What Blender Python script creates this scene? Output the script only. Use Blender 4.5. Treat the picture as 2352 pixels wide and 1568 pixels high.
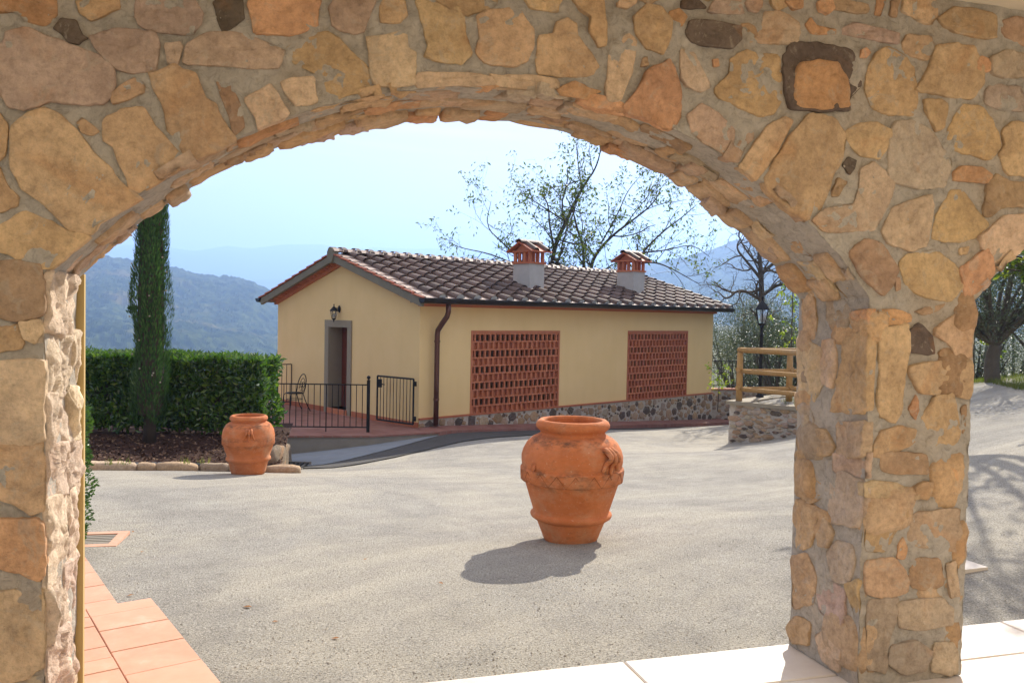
import bpy, bmesh, math, random
import numpy as np
from mathutils import Vector, Matrix, noise
random.seed(7)
for _o in list(bpy.data.objects): bpy.data.objects.remove(_o)
SC = bpy.context.scene; COL = SC.collection
R = math.radians
# ---------------------------------------------------------------- camera
EZ = 1.6
F_PX, PITCH, ROLL = 1943.95, .0322476, .0199374      # focal length for a 2352 px wide frame
cd = bpy.data.cameras.new('camera'); cam = bpy.data.objects.new('camera', cd); COL.objects.link(cam)
cd.sensor_width = 36; cd.lens = F_PX / 2352 * 36; cd.clip_start = .05; cd.clip_end = 60000
cam.matrix_world = Matrix.Translation((0, 0, EZ)) @ Matrix.Rotation(math.pi/2 - PITCH, 4, 'X') @ Matrix.Rotation(ROLL, 4, 'Z')
SC.camera = cam
# ---------------------------------------------------------------- sky, sun, exposure
SUN_AZ, SUN_EL = R(23), R(33)
W = bpy.data.worlds.new('World'); SC.world = W; W.use_nodes = True
wn, wl = W.node_tree.nodes, W.node_tree.links
wn.clear()
w_out = wn.new('ShaderNodeOutputWorld'); w_bg = wn.new('ShaderNodeBackground'); w_sky = wn.new('ShaderNodeTexSky')
w_sky.sky_type = 'NISHITA'; w_sky.sun_disc = False; w_sky.sun_elevation = SUN_EL; w_sky.sun_rotation = SUN_AZ
w_sky.altitude = 300; w_sky.air_density = 1.0; w_sky.dust_density = .25; w_sky.ozone_density = 1.5
w_bg.inputs[1].default_value = .07
w_tc = wn.new('ShaderNodeTexCoord'); w_map = wn.new('ShaderNodeMapping'); w_map.inputs['Scale'].default_value = (2.2, 2.2, 16)
w_no = wn.new('ShaderNodeTexNoise'); w_no.inputs['Scale'].default_value = 1.6; w_no.inputs['Detail'].default_value = 6
w_no.inputs['Roughness'].default_value = .6; w_no.inputs['Distortion'].default_value = .6
w_rp = wn.new('ShaderNodeValToRGB'); w_rp.color_ramp.elements[0].position = .35; w_rp.color_ramp.elements[1].position = .75
w_rp.color_ramp.elements[0].color = (.68, .68, .68, 1); w_rp.color_ramp.elements[1].color = (.92, .92, .92, 1)   # thin cirrus veil over the whole sky
w_mx = wn.new('ShaderNodeMix'); w_mx.data_type = 'RGBA'; w_mx.inputs['B'].default_value = (6.7, 6.0, 5.75, 1)
wl.new(w_tc.outputs['Generated'], w_map.inputs[0]); wl.new(w_map.outputs[0], w_no.inputs['Vector'])
wl.new(w_no.outputs[0], w_rp.inputs[0]); wl.new(w_rp.outputs[0], w_mx.inputs['Factor'])
w_m2 = wn.new('ShaderNodeMapping'); w_m2.inputs['Scale'].default_value = (1.5, 1.5, 26); w_m2.inputs['Location'].default_value = (.3, .1, .2)
w_n2 = wn.new('ShaderNodeTexNoise'); w_n2.inputs['Scale'].default_value = 1.3; w_n2.inputs['Detail'].default_value = 7; w_n2.inputs['Roughness'].default_value = .55; w_n2.inputs['Distortion'].default_value = .4
w_r2 = wn.new('ShaderNodeValToRGB'); w_r2.color_ramp.elements[0].position = .5; w_r2.color_ramp.elements[1].position = .72; w_r2.color_ramp.elements[1].color = (.75, .75, .75, 1)
w_x2 = wn.new('ShaderNodeMix'); w_x2.data_type = 'RGBA'; w_x2.inputs['B'].default_value = (8.8, 8.2, 8.0, 1)                # long streaks of cirrus
wl.new(w_tc.outputs['Generated'], w_m2.inputs[0]); wl.new(w_m2.outputs[0], w_n2.inputs['Vector']); wl.new(w_n2.outputs[0], w_r2.inputs[0]); wl.new(w_r2.outputs[0], w_x2.inputs['Factor'])
wl.new(w_sky.outputs[0], w_mx.inputs['A']); wl.new(w_mx.outputs['Result'], w_x2.inputs['A']); wl.new(w_x2.outputs['Result'], w_bg.inputs[0]); wl.new(w_bg.outputs[0], w_out.inputs[0])
sd = bpy.data.lights.new('sun', 'SUN'); sd.energy = 4.4; sd.angle = R(.53); sd.color = (1, .93, .81)
sun = bpy.data.objects.new('sun', sd); COL.objects.link(sun)
sun.rotation_euler = Vector((-math.sin(SUN_AZ)*math.cos(SUN_EL), -math.cos(SUN_AZ)*math.cos(SUN_EL), -math.sin(SUN_EL))).to_track_quat('-Z', 'Y').to_euler()
sun.location = (8, 12, 30)
vs = SC.view_settings; vs.view_transform = 'Standard'; vs.look = 'None'; vs.gamma = 1; vs.exposure = 1.32; vs.use_curve_mapping = False
cy = SC.cycles; cy.use_denoising = True; cy.max_bounces = 8; cy.diffuse_bounces = 5; cy.glossy_bounces = 3; cy.transmission_bounces = 6
cy.transparent_max_bounces = 8; cy.volume_bounces = 1; cy.sample_clamp_indirect = 6; cy.caustics_reflective = False; cy.caustics_refractive = False
# ---------------------------------------------------------------- where things stand: rays through the camera
def ray(x, y):
    d = Vector(((x-1176)/F_PX, (784-y)/F_PX, -1.))
    d = Matrix.Rotation(ROLL, 3, 'Z') @ d
    return Matrix.Rotation(math.pi/2-PITCH, 3, 'X') @ d
EYE = Vector((0, 0, EZ))
def onz(x, y, z): d = ray(x, y); return EYE + d*((z-EZ)/d.z)
def atY(x, y, Y): d = ray(x, y); return EYE + d*(Y/d.y)
def onpl(x, y, P, n): d = ray(x, y); return EYE + d*((P-EYE).dot(n)/d.dot(n))
# ---------------------------------------------------------------- object helpers
WM = {}
def put(o, parent=None, M=None):
    COL.objects.link(o)
    M = M if M is not None else Matrix.Identity(4)
    o.matrix_basis = M
    if parent is not None:
        o.parent = parent; o.matrix_parent_inverse = WM[parent.name].inverted()
    WM[o.name] = M
    return o
def tag(o, label=None, cat=None, group=None, kind=None):
    for k, v in (('label', label), ('category', cat), ('group', group), ('kind', kind)):
        if v: o[k] = v
    return o
def thing(name, label, cat, loc=(0, 0, 0), group=None):
    o = bpy.data.objects.new(name, None); o.empty_display_size = .2
    put(o, None, Matrix.Translation(Vector(loc))); return tag(o, label, cat, group)
def mesh(name, v, f, mat, smooth=False):
    me = bpy.data.meshes.new(name); me.from_pydata([tuple(p) for p in v], [], f); me.update()
    if mat: me.materials.append(mat)
    if smooth: me.polygons.foreach_set('use_smooth', [True]*len(me.polygons))
    return me
def obj(name, v, f, mat, parent=None, smooth=False, M=None):
    return put(bpy.data.objects.new(name, mesh(name, v, f, mat, smooth)), parent, M)
def inst(name, me, parent, M): return put(bpy.data.objects.new(name, me), parent, M)
class MB:
    def __init__(s): s.v = []; s.f = []
    def add(s, v, f):
        n = len(s.v); s.v += [Vector(p) for p in v]; s.f += [tuple(i+n for i in q) for q in f]; return s
    def box(s, a, b, M=None):
        a, b = Vector(a), Vector(b)
        v = [Vector((x, y, z)) for x in (a.x, b.x) for y in (a.y, b.y) for z in (a.z, b.z)]
        if M is not None: v = [M @ p for p in v]
        return s.add(v, [(0,1,3,2),(4,6,7,5),(0,4,5,1),(2,3,7,6),(0,2,6,4),(1,5,7,3)])
    def prism(s, lo, hi):
        n = len(lo)
        return s.add(list(lo)+list(hi), [tuple(range(n))[::-1], tuple(range(n, 2*n))] + [(i, (i+1) % n, n+(i+1) % n, n+i) for i in range(n)])
    def tube(s, pts, rad, seg=8, cap=True):
        pts = [Vector(p) for p in pts]; n = len(pts)
        if not isinstance(rad, (list, tuple)): rad = [rad]*n
        up = Vector((0, 0, 1)); prev = None; v = []; f = []
        for i, p in enumerate(pts):
            t = (pts[min(i+1, n-1)] - pts[max(i-1, 0)])
            if t.length < 1e-9: t = Vector((0, 0, 1))
            t.normalize()
            if prev is None:
                a = t.cross(up if abs(t.z) < .95 else Vector((1, 0, 0))).normalized()
            else:
                a = (prev - t*prev.dot(t))
                a = a.normalized() if a.length > 1e-6 else t.orthogonal().normalized()
            prev = a; b = t.cross(a)
            for k in range(seg):
                an = 2*math.pi*k/seg; v.append(p + (a*math.cos(an) + b*math.sin(an))*rad[i])
        for i in range(n-1):
            for k in range(seg):
                k2 = (k+1) % seg; f.append((i*seg+k, i*seg+k2, (i+1)*seg+k2, (i+1)*seg+k))
        if cap: f.append(tuple(range(seg))[::-1]); f.append(tuple(range((n-1)*seg, n*seg)))
        return s.add(v, f)
    def lathe(s, prof, c=(0, 0, 0), seg=32, M=None, fn=None):
        v = []; f = []; c = Vector(c); n = len(prof)
        for i, (r, z) in enumerate(prof):
            for k in range(seg):
                a = 2*math.pi*k/seg; rr = r + (fn(a, z) if fn else 0)
                p = Vector((rr*math.cos(a), rr*math.sin(a), z))
                v.append((M @ p if M is not None else p) + c)
        for i in range(n-1):
            for k in range(seg):
                k2 = (k+1) % seg; f.append((i*seg+k, i*seg+k2, (i+1)*seg+k2, (i+1)*seg+k))
        return s.add(v, f)
    def grid(s, rows):
        m = len(rows[0]); v = [p for r in rows for p in r]
        return s.add(v, [(i*m+j, i*m+j+1, (i+1)*m+j+1, (i+1)*m+j) for i in range(len(rows)-1) for j in range(m-1)])
    def build(s, name, mat, parent=None, smooth=False, M=None): return obj(name, s.v, s.f, mat, parent, smooth, M)
    def mesh(s, name, mat, smooth=False): return mesh(name, s.v, s.f, mat, smooth)
# ---------------------------------------------------------------- materials
class NT:
    def __init__(s, name):
        s.m = bpy.data.materials.new(name); s.m.use_nodes = True; s.n = s.m.node_tree.nodes; s.l = s.m.node_tree.links
        s.n.clear(); s.out = s.n.new('ShaderNodeOutputMaterial'); s.p = s.n.new('ShaderNodeBsdfPrincipled')
        s.l.new(s.p.outputs[0], s.out.inputs[0]); s.p.inputs['Specular IOR Level'].default_value = .25
    def set(s, inp, val):
        if isinstance(val, bpy.types.NodeSocket): s.l.new(val, inp)
        elif val is not None:
            if hasattr(inp, 'default_value') and isinstance(val, (tuple, list)) and len(val) == 3 and inp.type == 'RGBA': val = (*val, 1)
            inp.default_value = val
    def pos(s, scale=(1, 1, 1), obj=False):
        if obj: g = s.n.new('ShaderNodeTexCoord').outputs['Object']
        else: g = s.n.new('ShaderNodeNewGeometry').outputs['Position']
        if scale == (1, 1, 1): return g
        m = s.n.new('ShaderNodeMapping'); m.inputs['Scale'].default_value = scale; s.l.new(g, m.inputs[0]); return m.outputs[0]
    def noise(s, scale, detail=5, rough=.6, vec=None, dist=0, col=False):
        n = s.n.new('ShaderNodeTexNoise'); n.inputs['Scale'].default_value = scale; n.inputs['Detail'].default_value = detail
        n.inputs['Roughness'].default_value = rough; n.inputs['Distortion'].default_value = dist
        s.l.new(vec if vec is not None else s.pos(), n.inputs['Vector']); return n.outputs[1 if col else 0]
    def vor(s, scale, vec=None, feat='F1', out=0):
        n = s.n.new('ShaderNodeTexVoronoi'); n.feature = feat; n.inputs['Scale'].default_value = scale
        s.l.new(vec if vec is not None else s.pos(), n.inputs['Vector']); return n.outputs[out]
    def ramp(s, fac, *st):
        r = s.n.new('ShaderNodeValToRGB'); e = r.color_ramp.elements
        while len(e) < len(st): e.new(.5)
        for q, (p, c) in zip(e, st):
            q.position = p; q.color = (*c, 1) if isinstance(c, tuple) else (c, c, c, 1)
        s.l.new(fac, r.inputs[0]); return r.outputs[0]
    def mix(s, fac, a, b, mode='MIX'):
        m = s.n.new('ShaderNodeMix'); m.data_type = 'RGBA'; m.blend_type = mode
        s.set(m.inputs['Factor'], fac); s.set(m.inputs['A'], a); s.set(m.inputs['B'], b); return m.outputs['Result']
    def math(s, op, a, b=0.):
        m = s.n.new('ShaderNodeMath'); m.operation = op; s.set(m.inputs[0], a); s.set(m.inputs[1], b); return m.outputs[0]
    def rnd(s): return s.n.new('ShaderNodeObjectInfo').outputs['Random']
    def ocol(s): return s.n.new('ShaderNodeObjectInfo').outputs['Color']
    def island(s): return s.n.new('ShaderNodeNewGeometry').outputs['Random Per Island']
    def bump(s, h, strength=.3, dist=.01, chain=None):
        b = s.n.new('ShaderNodeBump'); b.inputs['Strength'].default_value = strength; b.inputs['Distance'].default_value = dist
        s.l.new(h, b.inputs['Height'])
        if chain is not None: s.l.new(chain, b.inputs['Normal'])
        return b.outputs[0]
    def done(s, col=None, rough=.85, normal=None, spec=None, metal=None, **kw):
        if col is not None: s.set(s.p.inputs['Base Color'], col)
        s.set(s.p.inputs['Roughness'], rough)
        if normal is not None: s.l.new(normal, s.p.inputs['Normal'])
        if spec is not None: s.p.inputs['Specular IOR Level'].default_value = spec
        if metal is not None: s.p.inputs['Metallic'].default_value = metal
        for k, v in kw.items(): s.set(s.p.inputs[k.replace('_', ' ')], v)
        return s.m
def simple(name, col, rough=.8, var=.12, scale=12, bump=.15, bdist=.004, spec=.25, metal=0, rnd=0.):
    t = NT(name); n = t.noise(scale, 6, .65)
    c = t.mix(n, tuple(x*(1-var) for x in col), tuple(min(1, x*(1+var)) for x in col))
    if rnd:
        k = t.ramp(t.rnd(), (0, 1-rnd), (1, 1.0)); c = t.mix(1., c, k, 'MULTIPLY')
    return t.done(c, rough, t.bump(t.noise(scale*6, 4, .6), bump, bdist) if bump else None, spec, metal)
M = {}
def mk_stone():
    t = NT('stone'); base = t.ocol()
    n1 = t.noise(5.5, 5, .65, dist=.5); n3 = t.noise(2.3, 4, .6, dist=1.2); g = t.noise(34, 6, .8)
    c = t.mix(t.ramp(n1, (.3, .0), (.7, 1.)), t.mix(1., base, (.78, .73, .70), 'MULTIPLY'), t.mix(1., base, (1.16, 1.12, 1.06), 'MULTIPLY'))
    c = t.mix(t.math('MULTIPLY', t.ramp(n3, (.56, .0), (.72, 1.)), .42), c, (.46, .21, .075))
    c = t.mix(1., c, t.ramp(g, (.28, .66), (.5, 1.0), (.72, 1.25)), 'MULTIPLY')
    sp = t.ramp(g, (.71, .0), (.75, 1.)); c = t.mix(t.math('MULTIPLY', sp, .55), c, (.60, .54, .46))
    sm = t.ramp(t.noise(9, 5, .75, dist=1.5), (.56, .0), (.63, 1.)); c = t.mix(t.math('MULTIPLY', sm, .35), c, (.46, .40, .32))
    return t.done(c, .93, t.bump(t.math('ADD', t.noise(15, 7, .75, dist=.7), t.math('MULTIPLY', g, .5)), .9, .02), .15)
M['stone'] = mk_stone()
def mk_mortar():
    t = NT('mortar'); n = t.noise(4, 5, .65); g = t.noise(26, 7, .8, dist=.8)
    c = t.mix(t.ramp(n, (.35, .0), (.7, 1.)), (.44, .395, .335), (.55, .50, .43))
    c = t.mix(t.math('MULTIPLY', t.ramp(t.noise(1.7, 4, .6), (.5, .0), (.68, 1.)), .5), c, (.50, .395, .285))
    c = t.mix(1., c, t.ramp(g, (.26, .55), (.5, 1.0), (.74, 1.22)), 'MULTIPLY')
    return t.done(c, .97, t.bump(t.math('ADD', t.noise(16, 7, .78, dist=1.), g), .9, .02), .1)
M['mortar'] = mk_mortar()
def mk_plaster(name, c0, c1):
    t = NT(name); n = t.noise(1.1, 6, .6); z = t.noise(.9, 5, .6, t.pos((3, 3, .5)))
    c = t.mix(t.ramp(n, (.3, .0), (.75, 1.)), c0, c1); c = t.mix(t.math('MULTIPLY', t.ramp(z, (.5, .0), (.8, 1.)), .28), c, tuple(x*.85 for x in c0))
    return t.done(c, .9, t.bump(t.noise(60, 5, .6), .15, .004), .15)
M['plaster'] = mk_plaster('plaster_cream', (.75, .54, .255), (.80, .585, .29))
M['ochre_plaster'] = mk_plaster('plaster_ochre', (.44, .32, .14), (.50, .37, .17))
M['ceiling'] = mk_plaster('ceiling_plaster', (.64, .56, .43), (.70, .62, .48))
def mk_ground():
    t = NT('gravel_ground'); P = t.pos()
    big = t.noise(.35, 5, .6, dist=.8); mid = t.noise(2.2, 6, .65); st = t.noise(.9, 6, .65, dist=1.8)
    c = t.mix(t.ramp(mid, (.3, .0), (.7, 1.)), (.28, .262, .228), (.42, .392, .338))
    c = t.mix(t.math('MULTIPLY', t.ramp(big, (.44, .0), (.58, 1.)), .75), c, (.455, .415, .335))
    c = t.mix(t.math('MULTIPLY', t.ramp(st, (.5, .0), (.62, 1.)), .32), c, (.27, .25, .225))
    wv = t.n.new('ShaderNodeTexWave'); wv.wave_type = 'RINGS'; wv.rings_direction = 'Z'; wv.inputs['Scale'].default_value = .55; wv.inputs['Distortion'].default_value = 1.6; wv.inputs['Detail'].default_value = 3; wv.inputs['Detail Scale'].default_value = .6
    mpw = t.n.new('ShaderNodeMapping'); mpw.inputs['Location'].default_value = (-9, 3, 0); t.l.new(P, mpw.inputs[0]); t.l.new(mpw.outputs[0], wv.inputs['Vector'])
    c = t.mix(t.math('MULTIPLY', t.math('MULTIPLY', t.ramp(wv.outputs[1], (.72, .0), (.95, 1.)), t.ramp(big, (.4, .0), (.6, 1.))), .35), c, (.52, .47, .38))   # wheel tracks worn into the dust
    ck = t.vor(.55, t.noise(1.3, 3, .5, col=True), 'DISTANCE_TO_EDGE') if False else None
    f1 = t.noise(90, 4, .75); f2 = t.vor(120)
    c = t.mix(t.math('MULTIPLY', t.ramp(f1, (.36, 1.), (.5, .0)), .75), c, (.08, .075, .07))
    c = t.mix(t.math('MULTIPLY', t.ramp(f1, (.55, .0), (.68, 1.)), .7), c, (.66, .61, .54))
    vd = t.n.new('ShaderNodeVectorMath'); vd.operation = 'DISTANCE'; t.l.new(P, vd.inputs[0]); vd.inputs[1].default_value = (2, 9, 0)
    fr_ = t.ramp(t.math('MULTIPLY', t.math('ADD', vd.outputs['Value'], t.math('MULTIPLY', big, 7.)), .02), (.38, .0), (.46, 1.))
    gn = t.noise(3, 6, .7); gcol = t.mix(t.ramp(gn, (.35, .0), (.65, 1.)), (.045, .06, .02), (.13, .12, .05))
    v2 = t.n.new('ShaderNodeVectorMath'); v2.operation = 'DISTANCE'; t.l.new(P, v2.inputs[0]); v2.inputs[1].default_value = (13.2, 21.2, 0)
    f2 = t.ramp(t.math('MULTIPLY', t.math('ADD', v2.outputs['Value'], t.math('MULTIPLY', mid, 1.2)), .1), (.66, 1.), (.74, .0))
    c = t.mix(t.math('MAXIMUM', fr_, f2), c, gcol)
    b = t.bump(t.noise(70, 5, .75), .9, .02)
    return t.done(c, .95, b, .12)
M['ground'] = mk_ground()
def mk_pebble():
    t = NT('pebble'); c = t.ramp(t.island(), (0, (.26, .235, .205)), (.5, (.40, .365, .31)), (1, (.62, .57, .49)))
    return t.done(c, .9, None, .15)
M['pebble'] = mk_pebble()
def mk_slab():
    t = NT('limestone_slab'); n = t.noise(3, 7, .65, dist=.8)
    c = t.mix(t.ramp(n, (.3, .0), (.7, 1.)), (.60, .52, .44), (.72, .66, .58))
    c = t.mix(t.ramp(t.rnd(), (0, .0), (1, .25)), c, (.62, .50, .42))
    return t.done(c, .6, t.bump(t.noise(45, 6, .7), .25, .004), .3)
M['slab'] = mk_slab()
def mk_terratile():
    t = NT('terracotta_tile'); n = t.noise(6, 7, .65)
    c = t.mix(t.ramp(n, (.3, .0), (.7, 1.)), (.52, .26, .165), (.62, .345, .235))
    c = t.mix(t.ramp(t.rnd(), (0, .0), (1, .45)), c, (.62, .36, .24))
    c = t.mix(t.math('MULTIPLY', t.ramp(t.noise(3, 6, .7), (.58, .0), (.75, 1.)), .5), c, (.64, .47, .38))
    return t.done(c, .7, t.bump(t.noise(60, 5, .7), .2, .003), .3)
M['terratile'] = mk_terratile()
def mk_pot():
    t = NT('terracotta_pot'); n = t.noise(4, 6, .65, dist=.4)
    gen = t.n.new('ShaderNodeTexCoord').outputs['Generated']; sep = t.n.new('ShaderNodeSeparateXYZ'); t.l.new(gen, sep.inputs[0]); z = sep.outputs[2]
    c = t.mix(t.ramp(n, (.3, .0), (.7, 1.)), (.47, .14, .045), (.60, .21, .085))
    c = t.mix(t.math('MULTIPLY', t.ramp(t.noise(3.2, 6, .7), (.5, .0), (.68, 1.)), .5), c, (.52, .33, .20))          # lime bloom
    st = t.noise(11, 7, .75, t.pos((1, 1, 1.6))); c = t.mix(t.math('MULTIPLY', t.ramp(st, (.58, .0), (.70, 1.)), .45), c, (.16, .07, .035))
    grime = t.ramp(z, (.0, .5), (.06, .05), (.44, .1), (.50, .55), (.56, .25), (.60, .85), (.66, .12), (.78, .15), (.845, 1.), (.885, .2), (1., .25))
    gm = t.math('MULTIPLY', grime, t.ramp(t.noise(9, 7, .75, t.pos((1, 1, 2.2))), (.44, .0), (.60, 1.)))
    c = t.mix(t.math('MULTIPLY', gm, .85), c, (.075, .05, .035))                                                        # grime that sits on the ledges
    c = t.mix(t.math('MULTIPLY', t.ramp(t.noise(60, 3, .6), (.66, .0), (.71, 1.)), .6), c, (.64, .46, .32))
    return t.done(c, .88, t.bump(t.noise(26, 8, .7), .4, .012), .15)
M['pot'] = mk_pot()
M['incised'] = simple('incised_line', (.20, .065, .03), .9, .3, 20, 0, .001, .1)
def mk_tile(name, a, b, c2, spec=.35):
    t = NT(name); n = t.noise(9, 6, .65)
    c = t.mix(t.ramp(t.rnd(), (0, .0), (1, 1.)), a, b); c = t.mix(t.math('MULTIPLY', t.ramp(n, (.45, .0), (.7, 1.)), .6), c, c2)
    return t.done(c, .62, t.bump(t.noise(60, 5, .7), .25, .003), spec)
M['cover'] = mk_tile('roof_cover_tile', (.085, .052, .038), (.15, .09, .064), (.10, .078, .066))
M['pan'] = mk_tile('roof_pan_tile', (.36, .26, .205), (.44, .335, .27), (.30, .24, .205), .3)
M['redtile'] = mk_tile('red_edge_tile', (.36, .10, .05), (.46, .15, .075), (.28, .09, .05), .2)
M['brick'] = mk_tile('terracotta_brick', (.40, .125, .06), (.54, .20, .10), (.38, .15, .09), .15)
def mk_paver():
    t = NT('red_paver'); br = t.n.new('ShaderNodeTexBrick')
    mp = t.n.new('ShaderNodeMapping'); mp.inputs['Rotation'].default_value = (0, 0, R(46)); t.l.new(t.pos(), mp.inputs[0]); t.l.new(mp.outputs[0], br.inputs['Vector'])
    br.inputs['Color1'].default_value = (.23, .095, .07, 1); br.inputs['Color2'].default_value = (.30, .135, .105, 1); br.inputs['Mortar'].default_value = (.24, .15, .12, 1)
    br.inputs['Scale'].default_value = 1; br.inputs['Brick Width'].default_value = .3; br.inputs['Row Height'].default_value = .15; br.inputs['Mortar Size'].default_value = .008
    c = t.mix(t.math('MULTIPLY', t.ramp(t.noise(2, 6, .65), (.45, .0), (.7, 1.)), .5), br.outputs[0], (.34, .20, .16))
    return t.done(c, .75, t.bump(br.outputs[1], .3, .004), .25)
M['paver'] = mk_paver()
M['concrete'] = simple('concrete', (.27, .24, .20), .9, .3, 3, .3, .006, .2)
M['dark_ground'] = simple('dark_ground', (.085, .08, .075), .95, .35, 5, .5, .01, .15)
M['bluestone'] = simple('blue_concrete', (.22, .235, .25), .85, .3, 2.5, .3, .006, .25)
M['chim'] = simple('chimney_render', (.42, .41, .385), .92, .22, 4, .4, .006, .15)
M['serena'] = simple('grey_sandstone', (.28, .24, .175), .85, .12, 6, .2, .004, .2)
M['verge'] = simple('verge_concrete', (.19, .175, .135), .9, .25, 5, .4, .008, .15)
M['black'] = simple('black_iron', (.008, .008, .009), .55, .2, 20, .1, .001, .25)
M['gutter'] = simple('dark_metal_gutter', (.022, .018, .018), .32, .2, 8, 0, .001, .6, .5)
M['copper'] = simple('brown_copper_pipe', (.105, .042, .028), .35, .25, 7, .05, .001, .5, .4)
M['wood'] = simple('varnished_door_wood', (.14, .03, .015), .35, .25, 9, .1, .002, .5)
M['silver'] = simple('brushed_steel', (.6, .6, .58), .3, .1, 20, 0, .001, .5, 1)
def mk_timber():
    t = NT('pine_timber'); g = t.noise(7, 8, .7, t.pos((4, 4, 1))); c = t.mix(t.ramp(g, (.3, .0), (.7, 1.)), (.34, .185, .06), (.47, .29, .11))
    c = t.mix(t.math('MULTIPLY', t.ramp(t.noise(1.3, 5, .6), (.5, .0), (.7, 1.)), .45), c, (.33, .28, .21))
    return t.done(c, .75, t.bump(t.noise(40, 6, .7), .3, .004), .2)
M['timber'] = mk_timber()
def mk_glass():
    t = NT('lantern_glass'); return t.done((.9, .95, .95), .08, None, .5, None, Transmission_Weight=.85, IOR=1.3, Alpha=.55)
M['glass'] = mk_glass()
M['darkglass'] = simple('dark_window_glass', (.012, .014, .016), .04, .1, 3, 0, .001, .7)
def mk_leaf(name, a, b, c2, rough=.45, spec=.5, trans=.35):
    t = NT(name); c = t.ramp(t.island(), (0, a), (.6, b), (1, c2))
    t.done(c, rough, None, spec)
    tr = t.n.new('ShaderNodeBsdfTranslucent'); mx = t.n.new('ShaderNodeMixShader'); mx.inputs[0].default_value = trans
    hs = t.mix(1., c, (1.3, 1.5, .6), 'MULTIPLY'); t.l.new(hs, tr.inputs[0])
    t.l.new(t.p.outputs[0], mx.inputs[1]); t.l.new(tr.outputs[0], mx.inputs[2]); t.l.new(mx.outputs[0], t.out.inputs[0]); return t.m
M['laurel'] = mk_leaf('laurel_leaf', (.03, .07, .012), (.06, .13, .02), (.15, .23, .03), .16, .8, .35)
M['boxleaf'] = mk_leaf('box_leaf', (.02, .06, .012), (.05, .11, .025), (.08, .15, .03), .4, .4, .3)
M['cypress'] = mk_leaf('cypress_foliage', (.022, .055, .016), (.045, .10, .026), (.075, .14, .035), .6, .3, .25)
M['olive'] = mk_leaf('olive_leaf', (.035, .052, .026), (.07, .09, .05), (.14, .165, .105), .42, .5, .2)
M['walnut'] = mk_leaf('walnut_leaf', (.05, .08, .015), (.09, .13, .025), (.20, .20, .04), .5, .4, .45)
M['lime'] = mk_leaf('yellow_green_leaf', (.12, .19, .02), (.22, .27, .03), (.36, .34, .04), .5, .4, .5)
M['grass'] = mk_leaf('grass_blade', (.07, .11, .02), (.14, .17, .04), (.25, .22, .08), .6, .3, .3)
M['dry'] = mk_leaf('dry_leaf', (.20, .08, .025), (.34, .15, .05), (.42, .24, .09), .7, .2, .2)
M['bark'] = simple('bark', (.075, .06, .045), .95, .4, 6, .6, .02, .1)
M['palebark'] = simple('grey_bark', (.11, .095, .075), .95, .4, 6, .6, .02, .1)
def mk_mulch():
    t = NT('bark_mulch'); n = t.noise(25, 7, .75); c = t.ramp(n, (.3, (.018, .009, .006)), (.55, (.06, .028, .018)), (.75, (.13, .07, .045)))
    return t.done(c, .95, t.bump(n, 1., .04), .15)
M['mulch'] = mk_mulch()
def mk_hill(name, a, b, c2, sc):
    t = NT(name); n = t.noise(sc, 8, .7); v = t.vor(sc*2.2)
    c = t.mix(t.ramp(n, (.35, .0), (.65, 1.)), a, b); c = t.mix(t.math('MULTIPLY', t.ramp(t.noise(sc*.25, 5, .6), (.55, .0), (.68, 1.)), .7), c, c2)
    c = t.mix(t.math('MULTIPLY', t.ramp(v, (.1, .0), (.7, 1.)), .35), c, tuple(x*.5 for x in a))
    return t.done(c, 1., None, .0)
M['hill'] = mk_hill('wooded_hill', (.018, .032, .012), (.10, .12, .036), (.21, .14, .055), .03)
M['field'] = mk_hill('pale_field', (.30, .25, .17), (.38, .32, .22), (.2, .2, .1), .02)
M['mount'] = mk_hill('far_mountain', (.045, .055, .03), (.08, .085, .05), (.12, .10, .06), .004)
# ================================================================ THE ARCADE: stone wall with two arches
TH = R(16.5)
WA = Vector((math.cos(TH), math.sin(TH), 0)); WN = Vector((math.sin(TH), -math.cos(TH), 0)); WQ = Vector((1.367, 4.116, 0))
TW = .5                                    # wall thickness; d = 0 outer face, d = TW inner face (towards the camera)
O1, O2, SPR, APEX, TOP = -3.155, .03, 1.70, 2.44, 3.03
P2 = .585; O3 = P2 + (O2-O1)
HALF = (O2-O1)/2; ARAD = (HALF**2 + (APEX-SPR)**2)/(2*(APEX-SPR)); ACZ = APEX-ARAD
def wp(w, h, d): return WQ + WA*w + WN*d + Vector((0, 0, h))
def arch(w, c): return ACZ + math.sqrt(max(0, ARAD**2 - (w-c)**2))
def nz(p, s, o=0): return noise.noise(Vector(p)*s + Vector((o, o*1.7, -o)))
def rough(p, amp=.009):
    return p + Vector((nz(p, 5, 1)+.6*nz(p, 17, 2), nz(p, 5, 3)+.6*nz(p, 17, 4), nz(p, 5, 5)+.6*nz(p, 17, 6)))*amp
arcade = thing('stone_arcade', 'rubble stone arcade wall with a wide arch framing the courtyard', 'arcade', wp(.3, 0, .25))
C1, C2 = (O1+O2)/2, (P2+O3)/2
mb = MB()
def rough_n(p):
    q = rough(p, .008); k = .0065*nz(p, 14, 8)+.0055*nz(p, 33, 9)+.003*nz(p, 70, 11)
    return q + WN*k
def lin(a, b, n): return [a+(b-a)*i/n for i in range(n+1)]
def panel(ws, lo, hi, n, d):
    mb.grid([[(rough_n if d else rough)(wp(w, lo(w)+(hi-lo(w))*j/n, d)) for j in range(n+1)] for w in ws])
UP = 44
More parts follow.
